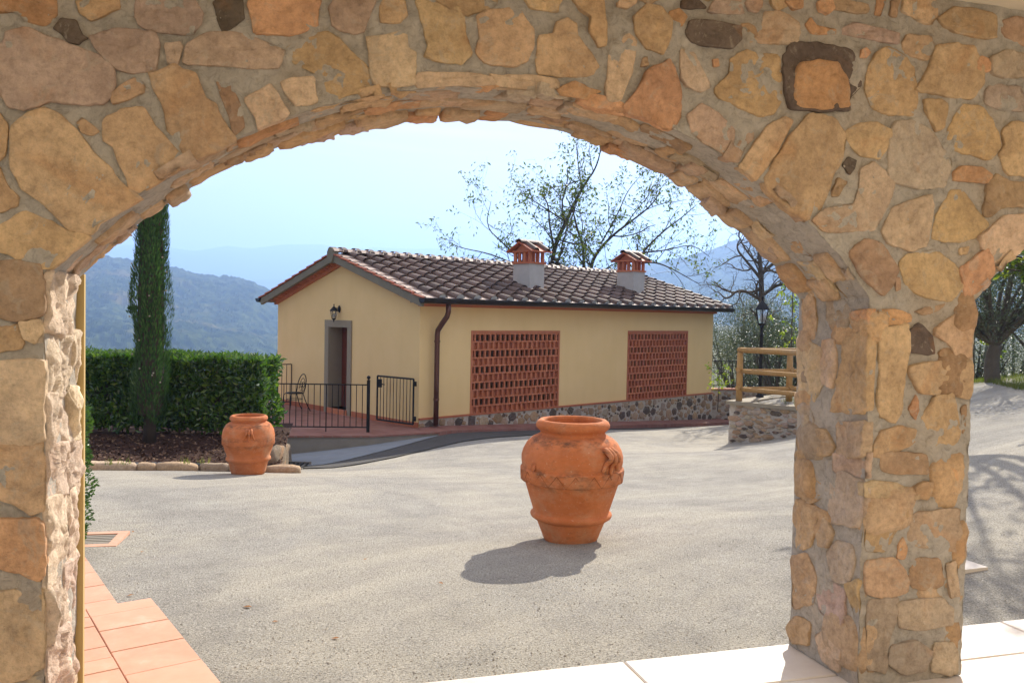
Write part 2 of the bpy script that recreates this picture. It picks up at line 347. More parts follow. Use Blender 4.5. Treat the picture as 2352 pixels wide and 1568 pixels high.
for d in (TW, 0):
    st = 1 if d else 5; UP = 110 if d else 20
    for a, b in ((-5.2, -3.75), (-3.75, O1), (O2, P2), (O3, O3+.6)):
        n = max(4, int((b-a)/(.012 if a > -4 and b < 1 else .05)/st)); panel(lin(a, b, n), lambda w: 0, SPR, int(140/st), d); panel(lin(a, b, n), lambda w: SPR, TOP, UP, d)
    for a, b, c in ((O1, O2, C1), (P2, O3, C2)):
        panel(lin(a, b, int((270 if a < 0 else 110)/st)), lambda w: arch(w, c), TOP, UP, d)
for w in (O1, O2, P2, O3):
    mb.grid([[rough(wp(w, h, d)) for d in lin(0, TW, 26)] for h in lin(0, SPR, 90)])
for a, b, c in ((O1, O2, C1), (P2, O3, C2)):
    mb.grid([[rough(wp(w, arch(w, c), d)) for d in lin(0, TW, 26)] for w in lin(a, b, 190)])
mb.build('mortar_wall', M['mortar'], arcade, smooth=True)
CC = {'o': (.42, .283, .16), 'p': (.45, .335, .225), 'm': (.36, .265, .205), 'd': (.12, .092, .072), 'r': (.43, .225, .11),
      'b': (.30, .195, .115), 'g': (.33, .275, .21), 'y': (.42, .29, .15), 'w': (.52, .41, .30)}
_av = (.42, .305, .20)
for _k in 'opmrbgy': CC[_k] = tuple(.72*a+.28*b for a, b in zip(CC[_k], _av))
def chaikin(P):
    o = []
    for i in range(len(P)):
        a, b = P[i], P[(i+1) % len(P)]; o += [(a[0]*.91+b[0]*.09, a[1]*.91+b[1]*.09), (a[0]*.09+b[0]*.91, a[1]*.09+b[1]*.91)]
    return o
scount = 0
def stone(poly, fmap, col, bump=.016, step=.017, crag=0., parent=None, name='stone', jit=.011, scale=1.0, rings=None, vert=False):
    """poly in surface coordinates (m), fmap(a, b, height) -> world point"""
    global scount; scount += 1; sd = scount*3.7
    P = chaikin(poly); Q = []
    for i in range(len(P)):
        a, b = P[i], P[(i+1) % len(P)]; L = math.hypot(b[0]-a[0], b[1]-a[1]); n = max(1, int(round(L/step)))
        for k in range(n): Q.append((a[0]+(b[0]-a[0])*k/n, a[1]+(b[1]-a[1])*k/n))
    ar = cx = cyy = 0
    for i in range(len(Q)):
        a, b = Q[i], Q[(i+1) % len(Q)]; cr = a[0]*b[1]-b[0]*a[1]; ar += cr; cx += (a[0]+b[0])*cr; cyy += (a[1]+b[1])*cr
    if abs(ar) < 1e-7: return
    cx /= 3*ar; cyy /= 3*ar
    if ar < 0: Q = Q[::-1]
    Q = [(cx+(x-cx)*scale, cyy+(y-cyy)*scale) for x, y in Q]
    n = len(Q); tx, ty = random.uniform(-.04, .04), random.uniform(-.04, .04)
    size = math.sqrt(abs(ar)/2)
    v = []; f = []
    rg = rings or ((1.0, -.03), (1.0, .5), (.985, .85), (.945, 1.), (.86, 1.), (.72, 1.), (.55, 1.02), (.36, 1.02), (.18, 1.02))
    for sc_, hh in rg:
        for (x, y) in Q:
            j = 1 + (noise.noise(Vector((x*9, y*9, sd)))*.9 + noise.noise(Vector((x*28, y*28, sd+5)))*.55 + noise.noise(Vector((x*70, y*70, sd+9)))*.3)*jit/size*1.5
            X, Y = cx+(x-cx)*sc_*j, cyy+(y-cyy)*sc_*j
            q = Vector((X, Y, sd))
            hgt = hh if hh < 0 else hh*bump*(.8+.4*noise.noise(q*3)) + (X-cx)*tx + (Y-cyy)*ty
            if hh > .5:
                hgt += (noise.noise(q*6)*.010 + abs(noise.noise(q*13))*.013 - .004 + noise.noise(q*30)*.004 + noise.noise(q*60)*.002)*(1+crag*.5)
                if crag: hgt += crag*(abs(noise.noise(Vector((X*26, Y*(6 if vert else 20), sd))))*.045 + noise.noise(Vector((X*9, Y*3.5, sd)))*.03 + abs(noise.noise(Vector((X*60, Y*30, sd))))*.012 - .02)
            v.append(fmap(X, Y, hgt))
    m = len(rg)
    v.append(fmap(cx, cyy, bump*1.06))
    for i in range(m-1):
        for k in range(n):
            k2 = (k+1) % n; f.append((i*n+k, i*n+k2, (i+1)*n+k2, (i+1)*n+k))
    for k in range(n): f.append(((m-1)*n+k, (m-1)*n+(k+1) % n, len(v)-1))
    # make the faces look outward
    c0 = fmap(cx, cyy, 0); nn = (fmap(cx, cyy, .1)-c0)
    e1 = fmap(cx+.05, cyy, 0)-c0; e2 = fmap(cx, cyy+.05, 0)-c0
    if e1.cross(e2).dot(nn) < 0: f = [q[::-1] for q in f]
    o = obj(name, v, f, M['stone'], parent or arcade, smooth=True)
    k = random.uniform(.88, 1.12); k *= 1.33; o.color = (col[0]*k, col[1]*1.05*k*random.uniform(.97, 1.03), col[2]*1.12*k*random.uniform(.93, 1.07), 1)
    return o
K = 1.8234
REG = {1: (0, 0), 2: (1280, 0), 3: (2560, 0), 4: (0, 850), 6: (2560, 850), 7: (0, 1700), 8: (2560, 1700)}
def px(rg, x, y):
    ox, oy = REG[rg]; return ((ox+x/K)*.6125, (oy+y/K)*.6125)
FRONT = '''1 r 0,0 380,0 385,95 300,178 165,150 120,90 0,95
1 o 505,0 800,0 790,60 700,110 620,145 540,95
1 m 950,0 1290,0 1370,90 1350,170 1310,235 1100,215 960,180 940,110
1 d 1470,30 1530,0 1650,0 1670,140 1530,215 1500,120
1 r 1695,0 2130,0 2180,20 2160,190 2000,235 1750,230 1720,90
1 m 2260,60 2290,0 2535,0 2553,20 2490,210 2415,238 2340,210 2280,165
1 d 370,200 430,140 520,150 560,240 600,265 545,310 470,305 430,240
1 m 20,330 70,240 200,230 500,330 700,410 745,480 740,620 690,700 540,710 330,690 200,730 90,710 35,600
1 m 620,260 800,220 1040,230 1080,330 1050,470 900,500 800,470 700,380
1 m 1120,300 1230,280 1260,320 1215,420 1200,455 1150,420
1 m 1285,420 1310,310 1440,240 1560,225 1720,260 1850,310 1925,350 1890,460 1700,470 1500,450 1330,440
1 o 770,640 830,590 920,535 985,590 980,640 870,690 770,715
1 o 1040,520 1210,480 1260,520 1340,540 1400,680 1470,720 1500,800 1550,880 1600,970 1500,1050 1380,1095 1280,1060 1220,960 1150,880 1130,730 1050,620
1 b 1470,530 1540,515 1600,620 1650,720 1670,850 1590,910 1570,820 1520,700
1 p 1680,690 1850,580 1890,640 1970,770 1960,810 1890,860 1770,890 1750,800
1 p 1935,570 2000,540 2140,545 2155,690 2100,720 2020,720 1950,630
1 y 1990,346 2042,300 2240,237 2325,292 2498,456 2538,538 2507,592 2343,642 2261,684 2215,620 2188,510 2115,478 2015,438
1 o 510,840 560,800 620,850 680,900 640,930 560,910
1 o 710,840 850,760 990,750 1060,880 1150,980 1250,1090 1200,1160 1050,1240 940,1310 890,1290 870,1200 820,1080 800,1010 730,970
1 o 110,900 180,830 320,790 440,830 530,920 620,1050 740,1150 800,1240 920,1370 900,1410 700,1470 560,1568 480,1550 300,1370 180,1280 100,1150
1 o 0,800 50,870 40,1050 0,1080 -60,940
1 o 0,1130 60,1280 130,1340 110,1400 0,1450 -60,1300
4 o -40,100 60,0 180,-80 330,-20 450,40 560,120 480,260 420,295 350,285 180,250 90,180 -40,150
4 b -40,260 120,250 270,280 290,400 288,500 280,590 130,620 -40,600
4 o -40,690 120,680 165,790 140,830 -40,840
4 p 140,650 280,640 290,720 240,790 170,770
4 p -40,960 80,940 285,950 300,1000 302,1300 285,1410 200,1450 -40,1420
4 o -40,1500 100,1480 275,1470 284,1590 292,1840 310,1895 200,1936 100,1860 -40,1840
7 r -40,480 250,455 305,500 315,640 325,680 315,800 250,840 120,790 -40,760
7 p -40,970 275,960 300,1080 295,1300 290,1430 150,1500 -40,1530
7 g -40,1580 150,1540 280,1520 290,1700 -40,1720
2 o 265,60 300,0 440,0 450,120 400,165 270,160
2 p 180,265 260,255 400,235 440,260 450,340 500,370 510,570 400,580 240,575 215,540 200,350
2 y 510,20 590,20 700,40 800,70 830,130 830,230 880,370 820,440 700,410 560,390 590,320 570,200
2 o 930,120 1010,80 1150,70 1230,100 1290,200 1300,330 1260,420 1160,450 990,430 920,360 950,250
2 o 1240,-20 1510,-20 1480,80 1420,85 1290,60
2 y 1360,260 1450,245 1470,170 1540,150 1600,190 1610,260 1700,370 1740,450 1700,500 1500,515 1350,500
2 o 1560,-20 1790,-20 1800,290 1750,300 1690,200 1700,120 1640,80
2 o 1880,20 2010,-10 2000,30 1950,60 1890,50
2 y 2000,130 2090,45 2180,60 2250,160 2230,280 2190,365 2080,320 2010,220
2 p 1850,290 1960,240 2010,300 1980,500 1920,620 1900,670 1820,670 1810,600 1830,420
2 b 2060,400 2095,380 2090,450 2050,450
2 r 1950,720 2030,620 2100,500 2230,430 2280,520 2320,640 2300,800 2240,890 2120,820 1970,770
2 p 520,560 560,500 830,500 1020,530 1030,580 960,630 900,660 760,650 600,650 550,610
2 p 1040,510 1100,520 1300,520 1440,540 1450,600 1300,640 1120,655 1070,600
2 r 1480,610 1580,560 1740,630 1680,650 1660,710 1570,700 1510,680
3 d 30,220 60,150 180,150 390,190 370,280 320,330 200,320 60,290
3 m 450,250 540,170 560,90 640,80 720,120 775,200 760,290 640,300 480,290
3 d -20,0 100,0 150,60 60,80 -20,60
3 m 190,80 220,10 400,0 420,100 300,100
3 r 700,20 810,0 815,60 760,70
3 b 1000,10 1120,0 1255,40 1250,95 1180,100 1010,60
3 r 1320,0 1380,0 1350,100 1310,100
3 b 1420,20 1480,0 1460,120 1415,100
3 o 1500,80 1510,0 1720,0 1740,130 1690,165 1620,140
3 r 830,170 880,130 920,180 1050,200 1050,240 880,235
3 m 1110,200 1180,160 1440,230 1450,300 1350,290 1120,240
3 o 1760,130 1840,60 1980,70 2120,110 2120,250 2070,260 1900,240 1800,190
3 b 2175,160 2260,115 2390,150 2390,340 2210,260
3 o 1500,300 1540,240 1690,250 1710,370 1660,410 1530,370
3 y 330,420 430,365 520,390 640,400 665,560 660,680 620,770 540,790 400,740 250,660 230,600 330,520
3 d 690,400 760,320 900,310 1130,350 1215,480 1190,590 1120,680 1120,740 950,750 740,730 710,600
3 r 750,720 760,540 800,455 900,430 1040,450 1100,560 1122,735 950,745
3 y 1270,480 1320,370 1400,350 1500,390 1570,480 1600,700 1600,780 1420,775 1300,720 1250,620
3 y 1620,600 1700,440 1740,330 1850,320 1980,330 2050,470 2040,570 1970,670 1830,650 1650,620
3 r 1210,350 1240,335 1265,370 1240,400 1205,395
3 g 2110,400 2200,350 2390,390 2390,530 2180,530 2110,500
3 g 2080,620 2130,580 2300,590 2334,680 2310,760 2150,750 2075,700
3 y 1645,690 1750,680 1800,720 1770,860 1720,890 1660,770
3 m -10,350 80,370 150,520 180,590 110,620 20,590 -10,540
3 r 200,410 240,405 245,455 210,460
3 m 50,800 130,730 240,790 330,880 330,970 270,1040 150,980 60,900
3 m 280,1060 400,850 480,890 470,960 420,1010 380,1100 340,1110
3 o 390,1130 470,1020 560,880 680,810 740,840 680,960 600,1090 510,1230 460,1220
3 o 580,1200 680,1040 760,920 860,810 1000,850 1090,950 1060,1130 1010,1200 990,1280 900,1500 760,1440 640,1360 590,1300
3 y 1130,910 1200,850 1330,850 1410,900 1380,1000 1340,1080 1220,1060 1160,990
3 g 1410,1180 1420,950 1460,850 1560,840 1680,900 1810,1090 1780,1270 1600,1280 1440,1230
3 y 1820,900 1900,730 2010,740 2070,800 2110,880 2140,1000 2080,1080 1900,1040 1820,980
3 y 2170,1050 2200,990 2180,920 2260,840 2390,880 2390,1200 2210,1180
3 d 1095,1130 1130,1080 1180,1100 1170,1160 1140,1190
3 b 1020,1300 1050,1230 1100,1260 1060,1330 1020,1340
3 p 1200,1300 1210,1180 1290,1130 1370,1180 1430,1280 1350,1480 1300,1568 1000,1568 920,1490 1000,1420 1100,1400 1170,1390
3 r 1850,1180 1900,1135 2040,1150 2095,1200 2080,1250 1850,1240
3 b 2050,1470 2080,1260 2150,1200 2230,1250 2390,1250 2390,1420 2180,1410 2100,1480
6 p 1380,20 1450,-120 1600,-170 1690,-190 1680,0 1650,110 1560,140 1420,100
6 y 1720,60 1740,-60 1830,-210 1900,-220 1960,-140 2050,-20 1980,60 1880,95 1800,90
6 p 2040,60 2100,20 2200,-60 2390,-60 2390,140 2220,270 2130,230 2050,130
6 b 1140,180 1260,100 1340,130 1400,210 1450,290 1400,400 1360,450 1280,380 1200,290
6 o 1510,260 1560,210 1720,180 1860,290 1880,400 1800,490 1640,460 1550,400
6 r 1900,290 2060,170 2100,230 2110,310 2030,420 1940,480 1920,380
6 o 1880,150 1960,130 1930,190 1890,195
6 b 1450,360 1475,350 1490,440 1455,440
6 r 1345,575 1430,570 1550,600 1540,650 1400,665 1345,660
6 b 1590,580 1650,550 1780,530 1740,580 1650,600
6 o 1720,700 1850,620 1965,560 1975,680 1955,870 1870,880 1820,790 1730,740
6 d 1550,850 1560,720 1620,680 1700,760 1710,860 1660,870
6 o 1345,740 1510,700 1530,830 1500,980 1480,1200 1440,1290 1345,1260
6 o 1560,970 1680,940 1945,920 1950,1050 1935,1160 1800,1140 1620,1120
6 b 1740,860 1780,830 1800,880 1750,890
6 o 1650,1300 1720,1180 1830,1160 1860,1300 1880,1420 1800,1520 1720,1500 1650,1400
6 r 1540,1240 1590,1160 1605,1250 1580,1300
6 b 1320,1480 1350,1400 1480,1360 1590,1400 1560,1480 1400,1560 1310,1550
6 b 1900,1250 1935,1220 1930,1380 1905,1400
8 b 1370,0 1640,0 1650,130 1480,130 1380,110
8 p 1260,210 1300,190 1440,200 1580,270 1560,300 1400,300 1265,290
8 o 1590,230 1640,190 1690,200 1660,300 1600,290
8 b 1260,400 1400,340 1520,360 1500,440 1440,520 1380,650 1262,640
8 m 1550,600 1590,420 1865,390 1870,500 1850,650 1750,640
8 r 1740,110 1850,100 1870,190 1780,190
8 r 1470,620 1500,570 1530,640 1510,710 1460,700
8 o 1262,740 1440,730 1510,830 1500,930 1380,980 1262,940
8 b 1540,860 1580,730 1740,720 1760,880 1680,920 1590,910
8 p 1800,760 1868,750 1868,940 1820,960
8 g 1262,1030 1450,1000 1440,1150 1400,1280 1380,1450 1262,1450 1262,1200
8 g 1480,1020 1740,990 1820,1050 1820,1150 1600,1200 1490,1170
8 g 1440,1320 1580,1280 1690,1360 1640,1460 1500,1490 1420,1430
8 g 1720,1300 1850,1290 1860,1400 1855,1500 1700,1480'''
def fmap_front(a, b, h): return wp(a, b, TW+h)
FS = []
for ln in FRONT.split('\n'):
    a = ln.split(); rg = int(a[0]); P = []
    for s in a[2:]:
        x, y = s.split(','); q = onpl(*px(rg, float(x), float(y)), wp(0, 0, TW), WN); w_ = (q-WQ).dot(WA); h_ = q.z
        if h_ < 1.66 and w_ < -1: w_ = min(w_, O1-.006)
        if h_ < 1.66 and w_ > -1: w_ = min(max(w_, O2+.008), P2-.008)
        if O1 < w_ < O2: h_ = max(h_, arch(w_, C1)+.003)
        if w_ > P2: h_ = max(h_, arch(w_, C2)+.003)
        P.append((w_, max(h_, .02)))
    _cx, _cy = sum(p[0] for p in P)/len(P), sum(p[1] for p in P)/len(P)
    FS.append((_cx, _cy, sum(math.hypot(p[0]-_cx, p[1]-_cy) for p in P)/len(P)))
    stone(P, fmap_front, CC[a[1]], bump=.031 if '750,720' in ln else .024 if '690,400 760' in ln else random.uniform(.011, .021), scale=1.11 if rg in (1, 2, 3) else 1.18, crag=.2)
# further stones of the same wall beyond the frame's edges, packed between the others
rf = random.Random(12)
for i in range(2600):
    w = rf.choice((rf.uniform(-5.1, -3.5), rf.uniform(1.0, 4.25), rf.uniform(-3.6, 1.1))); h = rf.uniform(.1, 2.97) if not -3.6 < w < 1.1 else rf.uniform(2.72, 2.97)
    if P2-.06 < w < O3+.06 and h < arch(min(max(w, P2), O3), C2)+.10: continue
    r0 = max(.05, .17*(1-i/2200))*rf.uniform(.8, 1.1)
    if h+r0*.8 > 3.0 or any((w-a)**2+((h-b)*1.1)**2 < (r0*.95+c)**2*.80 for a, b, c in FS): continue
    FS.append((w, h, r0)); n = rf.choice((5, 6, 7)); a0 = rf.uniform(0, 6)
    stone([(w+r0*rf.uniform(.8, 1.1)*math.cos(2*math.pi*k/n+a0), h+r0*rf.uniform(.7, .95)*math.sin(2*math.pi*k/n+a0)) for k in range(n)], fmap_front, CC[rf.choice('oopmbgyr')], step=.03, bump=.014, crag=.2)
# stones in the right pier's inner side (w = O2, facing left)
SIDE = '''6 o 830,470 900,480 920,640 900,750 835,740
6 g 1000,500 1080,470 1140,560 1120,680 1040,700 1000,620
6 p 795,860 840,790 950,850 960,1050 900,1180 805,1170 795,1000
6 p 965,800 1040,790 1060,950 1030,1090 965,1060
6 o 1110,790 1325,745 1318,1250 1040,1240 1050,1150 1110,900
6 p 1060,1350 1285,1340 1250,1568 1070,1568
6 o 805,1420 960,1390 1030,1500 1000,1560 800,1560
6 g 800,1230 860,1200 900,1330 830,1370
6 r 1150,590 1325,560 1325,660 1200,670
8 o 785,0 960,0 950,290 870,310 785,250
8 p 1050,0 1265,0 1245,170 1050,120
8 g 1030,180 1100,140 1225,200 1230,400 1200,490 1000,450
8 o 785,330 920,420 880,620 785,650
8 p 930,560 980,450 1030,540 1010,640 940,630
8 g 990,680 1060,600 1160,640 1180,760 1140,870 1040,860
8 o 755,720 850,700 910,850 890,1010 760,1040
8 m 930,960 1040,890 1120,960 1100,1150 1040,1170 950,1070
8 o 725,1180 780,1120 870,1160 860,1310 750,1290
8 p 910,1250 1010,1220 1090,1320 1060,1500 950,1450
8 o 1130,900 1230,860 1235,1060 1180,1090'''
def fmap_side(a, b, h): return wp(O2-h, b, a)
for ln in SIDE.split('\n'):
    a = ln.split(); rg = int(a[0]); P = []
    for s in a[2:]:
        x, y = s.split(','); q = onpl(*px(rg, float(x), float(y)), wp(O2, 0, 0), WA); P.append(((q-WQ).dot(WN), q.z))
    P = [(min(TW-.005, max(.0, p[0])), max(.03, p[1])) for p in P]
    stone(P, fmap_side, CC[a[1]], bump=random.uniform(.008, .022), crag=.3, step=.018, scale=1.16)
def block(name, c, d, L, W_, H_, parent, col, sd):
    side = Vector((-d.y, d.x, 0)); bm = bmesh.new(); bmesh.ops.create_cube(bm, size=1)
    bmesh.ops.subdivide_edges(bm, edges=bm.edges[:], cuts=3, use_grid_fill=True)
    v = []
    for vv in bm.verts:
        p = vv.co.copy(); r = Vector((abs(p.x)*2, abs(p.y)*2, abs(p.z)*2)); k = 1-.10*max(0, (r.x**4+r.y**4+r.z**4)-1)
        p *= k; w = c + d*(p.x*L) + side*(p.y*W_) + Vector((0, 0, p.z*H_)); n = nz(w, 6, sd)*.03+nz(w, 15, sd+3)*.016; vv.co = w + (d*p.x+side*p.y+Vector((0, 0, p.z))).normalized()*n
    me = bpy.data.meshes.new(name); bm.to_mesh(me); bm.free(); me.materials.append(M['stone']); me.polygons.foreach_set('use_smooth', [True]*len(me.polygons))
    o = put(bpy.data.objects.new(name, me), parent); o.color = (*col, 1); return o
# corner stones of the right pier, set through both faces
rc = random.Random(19)
for cw, cd, sw, sdp in ((O2, TW, 1, -1), (P2, TW, -1, -1), (O2, 0, 1, 1)):
    h = rc.uniform(.0, .06); kk = 0
    while h < 1.56:
        H_ = rc.uniform(.13, .31); lw_, ld_ = (rc.uniform(.2, .3), rc.uniform(.12, .18)) if kk % 2 else (rc.uniform(.11, .17), rc.uniform(.2, .3))
        if rc.random() < .72:
            o1, o2 = rc.uniform(.004, .02), rc.uniform(.004, .02)
            c = wp(cw + sw*(lw_/2-o1), h+H_/2, cd + sdp*(ld_/2-o2))
            col = CC[rc.choice('ooppgbpo')]; q = rc.uniform(1.1, 1.35)
            block('corner_stone', c, WA, lw_, ld_, H_*.94, arcade, tuple(x*q for x in col), h*9+cw)
        h += H_ + rc.uniform(.0, .02); kk += 1
# rough sunlit jamb of the left pier
hs = [.0, .2, .47, .66, .95, 1.12, 1.3, 1.5, 1.71]
for i in range(len(hs)-1):
    a, b = hs[i], hs[i+1]
    cut = random.uniform(.14, .34)
    for d0, d1 in (((.0, cut+.01), (cut-.006, .497)) if i % 3 != 1 else ((.0, .497),)):
        y0, y1 = a-.012, b+.014
        P = [(d0, y0), ((d0+d1)/2, y0-.01), (d1, y0+random.uniform(0, .03)), (d1-random.uniform(0, .015), (y0+y1)/2), (d1, y1), ((d0+d1)/2, y1-.012), (d0, y1-random.uniform(0, .03)), (d0+random.uniform(0, .012), (y0+y1)/2)]
        stone(P, lambda x, y, h: wp(O1+h, y, x), CC['w'], bump=.02, crag=.85, step=.016, jit=.008, vert=True,
              rings=((1.0, -.02), (1.0, .3), (.985, .8), (.95, .95), (.9, 1.), (.83, 1.), (.75, 1.), (.66, 1.), (.57, 1.), (.48, 1.), (.38, 1.), (.28, 1.), (.18, 1.), (.08, 1.)))
# soffit of both arches: rows of thin stones along the barrel
for (a0, c0) in ((O1, C1), (P2, C2)):
    phi0 = math.asin(HALF/ARAD)
    def fm(x, y, h, c0=c0):
        ph = x/ARAD; r = ARAD-h; return WQ + WA*(c0+r*math.sin(ph)) + WN*y + Vector((0, 0, ACZ+r*math.cos(ph)))
    ds = [-.01, .10, .21, .33, .44, .508]
    for r_ in range(5):
        x = -phi0*ARAD + random.uniform(.0, .08)
        while x < phi0*ARAD-.05:
            L = random.uniform(.07, .27); x2 = min(x+L, phi0*ARAD)
            if random.random() < .55 and x2-x > .05:
                y0, y1 = ds[r_]+.006, ds[r_+1]-.006; j = lambda: random.uniform(-.022, .022)
                P = [(x, y0+j()), ((x+x2)/2, y0+j()), (x2, y0+j()), (x2+j(), (y0+y1)/2), (x2, y1+j()), ((x+x2)/2, y1+j()), (x, y1+j()), (x+j(), (y0+y1)/2)]
                stone(P, fm, CC[random.choice('oopppoprmggb')], bump=random.choice((.003, .008, .012, .02)) if r_ else random.choice((.008, .018, .026, .036)), step=.02, crag=.35, jit=.018)
            x = x2 + random.uniform(.008, .03)
# solid ring stones at the outer edge of the near arch and a few further in
def ringstone(ph, dpt, L, W_, H_, drop, col, sd):
    tn = WA*math.cos(ph) - Vector((0, 0, 1))*math.sin(ph); rd = WA*math.sin(ph) + Vector((0, 0, 1))*math.cos(ph)
    c = WQ + WA*C1 + Vector((0, 0, ACZ)) + rd*(ARAD+H_/2-drop) + WN*dpt
    bm = bmesh.new(); bmesh.ops.create_cube(bm, size=1); bmesh.ops.subdivide_edges(bm, edges=bm.edges[:], cuts=4, use_grid_fill=True)
    for vv in bm.verts:
        p = vv.co.copy(); k = 1-.05*max(0, (abs(p.x)*2)**6+(abs(p.y)*2)**6+(abs(p.z)*2)**6-1)
        p *= k; w = c + tn*(p.x*L) + WN*(p.y*W_) + rd*(p.z*H_); q = nz(w, 9, sd)*.010+nz(w, 24, sd+3)*.009+nz(w, 55, sd+4)*.004
        vv.co = w + (tn*p.x+WN*p.y+rd*p.z).normalized()*q
    me = bpy.data.meshes.new('ring_stone'); bm.to_mesh(me); bm.free(); me.materials.append(M['stone']); me.polygons.foreach_set('use_smooth', [True]*len(me.polygons))
    o = put(bpy.data.objects.new('ring_stone', me), arcade); o.color = (*[x*1.3 for x in col], 1)
rc = random.Random(23); phi0 = math.asin(HALF/ARAD)
for row, (d0, d1, pr) in enumerate(((-.012, .16, .86), (.17, .32, .55), (.33, .455, .5))):
    x = -phi0+.01
    while x < phi0-.03:
        L = rc.uniform(.09, .30); ph = x+L/2/ARAD
        if rc.random() < pr:
            W_ = (d1-d0)*rc.uniform(.85, 1.1); ringstone(ph, (d0+d1)/2+rc.uniform(-.01, .01), L*.95, W_, .12, rc.choice((.004, .012, .018, .026, .032)) if row == 0 else rc.choice((.006, .012, .018)), CC[rc.choice('ooppprgmpo')], x*7+row)
        x += (L+rc.uniform(.0, .03))/ARAD
# ochre plaster on the outer face, its edge showing past the left jamb
m = MB(); m.box((-5.2, -.04, 0), (O1+.024, -.012, 1.72), Matrix(((WA.x, WN.x, 0, WQ.x), (WA.y, WN.y, 0, WQ.y), (0, 0, 1, 0), (0, 0, 0, 1))))
m.build('plaster_edge', M['ochre_plaster'], arcade)
# unseen plaster wall added behind the camera to bounce warm light onto the arcade
m = MB(); m.box((-8, 4.75, -.3), (7, 5.0, 6.5), Matrix(((WA.x, WN.x, 0, WQ.x), (WA.y, WN.y, 0, WQ.y), (0, 0, 1, 0), (0, 0, 0, 1)))); tag(m.build('bounce_wall', M['ceiling']), kind='structure')
# ceiling of the portico
MW = Matrix(((WA.x, WN.x, 0, WQ.x), (WA.y, WN.y, 0, WQ.y), (0, 0, 1, 0), (0, 0, 0, 1)))   # (w, d, h) -> world
m = MB(); m.box((-5.4, -.1, 3.012), (4.6, 1.8, 3.25), MW)
tag(m.build('ceiling', M['ceiling']), kind='structure')
# ================================================================ THE FLOORS
base = MB(); base.box((-5.2, .02, -.30), (4.4, 4.7, -.03), MW)
floor = tag(base.build('portico_floor', M['concrete']), kind='structure')
bm_ = None
def slab_piece(w0, w1, d0, d1, z1=0.0):
    mm = MB(); g = .003; e = .006
    lo = [(w0+g, d0+g), (w1-g, d0+g), (w1-g, d1-g), (w0+g, d1-g)]; hi = [(w0+g+e, d0+g+e), (w1-g-e, d0+g+e), (w1-g-e, d1-g-e), (w0+g+e, d1-g-e)]
    L0 = [wp(a, -.04, b) for a, b in lo]; L1 = [wp(a, z1-.005, b) for a, b in lo]; L2 = [wp(a, z1, b) for a, b in hi]
    v = L0+L1+L2; f = [(8, 9, 10, 11)] + [(i, (i+1) % 4, 4+(i+1) % 4, 4+i) for i in range(4)] + [(4+i, 4+(i+1) % 4, 8+(i+1) % 4, 8+i) for i in range(4)]
    obj('slab', v, f, M['slab'], floor)
dd = [-.015, .36, .74, 1.12, 1.5, 2.0, 2.6, 3.3, 4.0, 4.7]
for r_ in range(len(dd)-1):
    w = -2.6 + (.55 if r_ % 2 else 0) + (.07 if r_ == 0 else .0)
    w = -1.95 if r_ == 0 else w
    while w < 4.2:
        slab_piece(w, w+1.1, dd[r_], dd[r_+1], random.uniform(-.001, .001)); w += 1.1
# terracotta walk on the left, two levels
TE = Vector((-.581, .814, 0)); TF = Vector((.814, .581, 0))     # along its edge (away), across it (right)
T0 = Vector((-1.22, 3.569, 0))
walk = MB()
def tp(e, f_, z): return T0 + TE*e + TF*f_ + Vector((0, 0, z))
walk.prism([tp(e, f_, -.4) for e, f_ in ((-1.2, 0), (1.28, 0), (1.28, -2.2), (-1.2, -2.2))], [tp(e, f_, -.012) for e, f_ in ((-1.2, 0), (1.28, 0), (1.28, -2.2), (-1.2, -2.2))])
walk.prism([tp(e, f_, -.4) for e, f_ in ((1.285, -.13), (4.6, -.13), (4.6, -2.2), (1.285, -2.2))], [tp(e, f_, -.082) for e, f_ in ((1.285, -.13), (4.6, -.13), (4.6, -2.2), (1.285, -2.2))])
walkway = tag(walk.build('terracotta_walk', M['concrete']), kind='structure')
def ttile(e0, e1, f0, f1, z):
    g = .0016; ee = .003
    lo = [(e0+g, f0+g), (e1-g, f0+g), (e1-g, f1-g), (e0+g, f1-g)]; hi = [(e0+g+ee, f0+g+ee), (e1-g-ee, f0+g+ee), (e1-g-ee, f1-g-ee), (e0+g+ee, f1-g-ee)]
    z += random.uniform(-.0015, .0015)
    v = [tp(a, b, z-.02) for a, b in lo]+[tp(a, b, z-.004) for a, b in lo]+[tp(a, b, z) for a, b in hi]
    f = [(8, 11, 10, 9)] + [(i, 4+i, 4+(i+1) % 4, (i+1) % 4) for i in range(4)] + [(4+i, 8+i, 8+(i+1) % 4, 4+(i+1) % 4) for i in range(4)]
    obj('tile', v, f, M['terratile'], walkway)
for lev, (ea, eb, fr, z) in enumerate(((-.9, 1.14, .008, 0), (1.29, 4.4, -.122, -.07))):
    e = ea
    while e < eb-.05:                                   # border row along the edge
        e2 = min(e+.30, eb); ttile(e, e2, fr-.33, fr, z); e = e2
    e = ea + .09
    q = 0
    while e < eb-.1:                                    # inner field of full and half tiles
        f_ = fr-.33; k = q
        while f_ > fr-1.5:
            if k % 3 == 0: ttile(e, min(e+.30, eb), f_-.30, f_, z); f_ -= .30
            elif k % 3 == 1:
                ttile(e, min(e+.15, eb), f_-.30, f_, z); ttile(e+.15, min(e+.30, eb), f_-.30, f_, z) if e+.2 < eb else None; f_ -= .30
            else: ttile(e, min(e+.30, eb), f_-.15, f_, z); f_ -= .15
            k += 1
        e += .30; q += 1
    if lev == 0:
        f_ = fr
        while f_ > fr-1.6: ttile(eb, eb+.15, f_-.33, f_, z); f_ -= .33
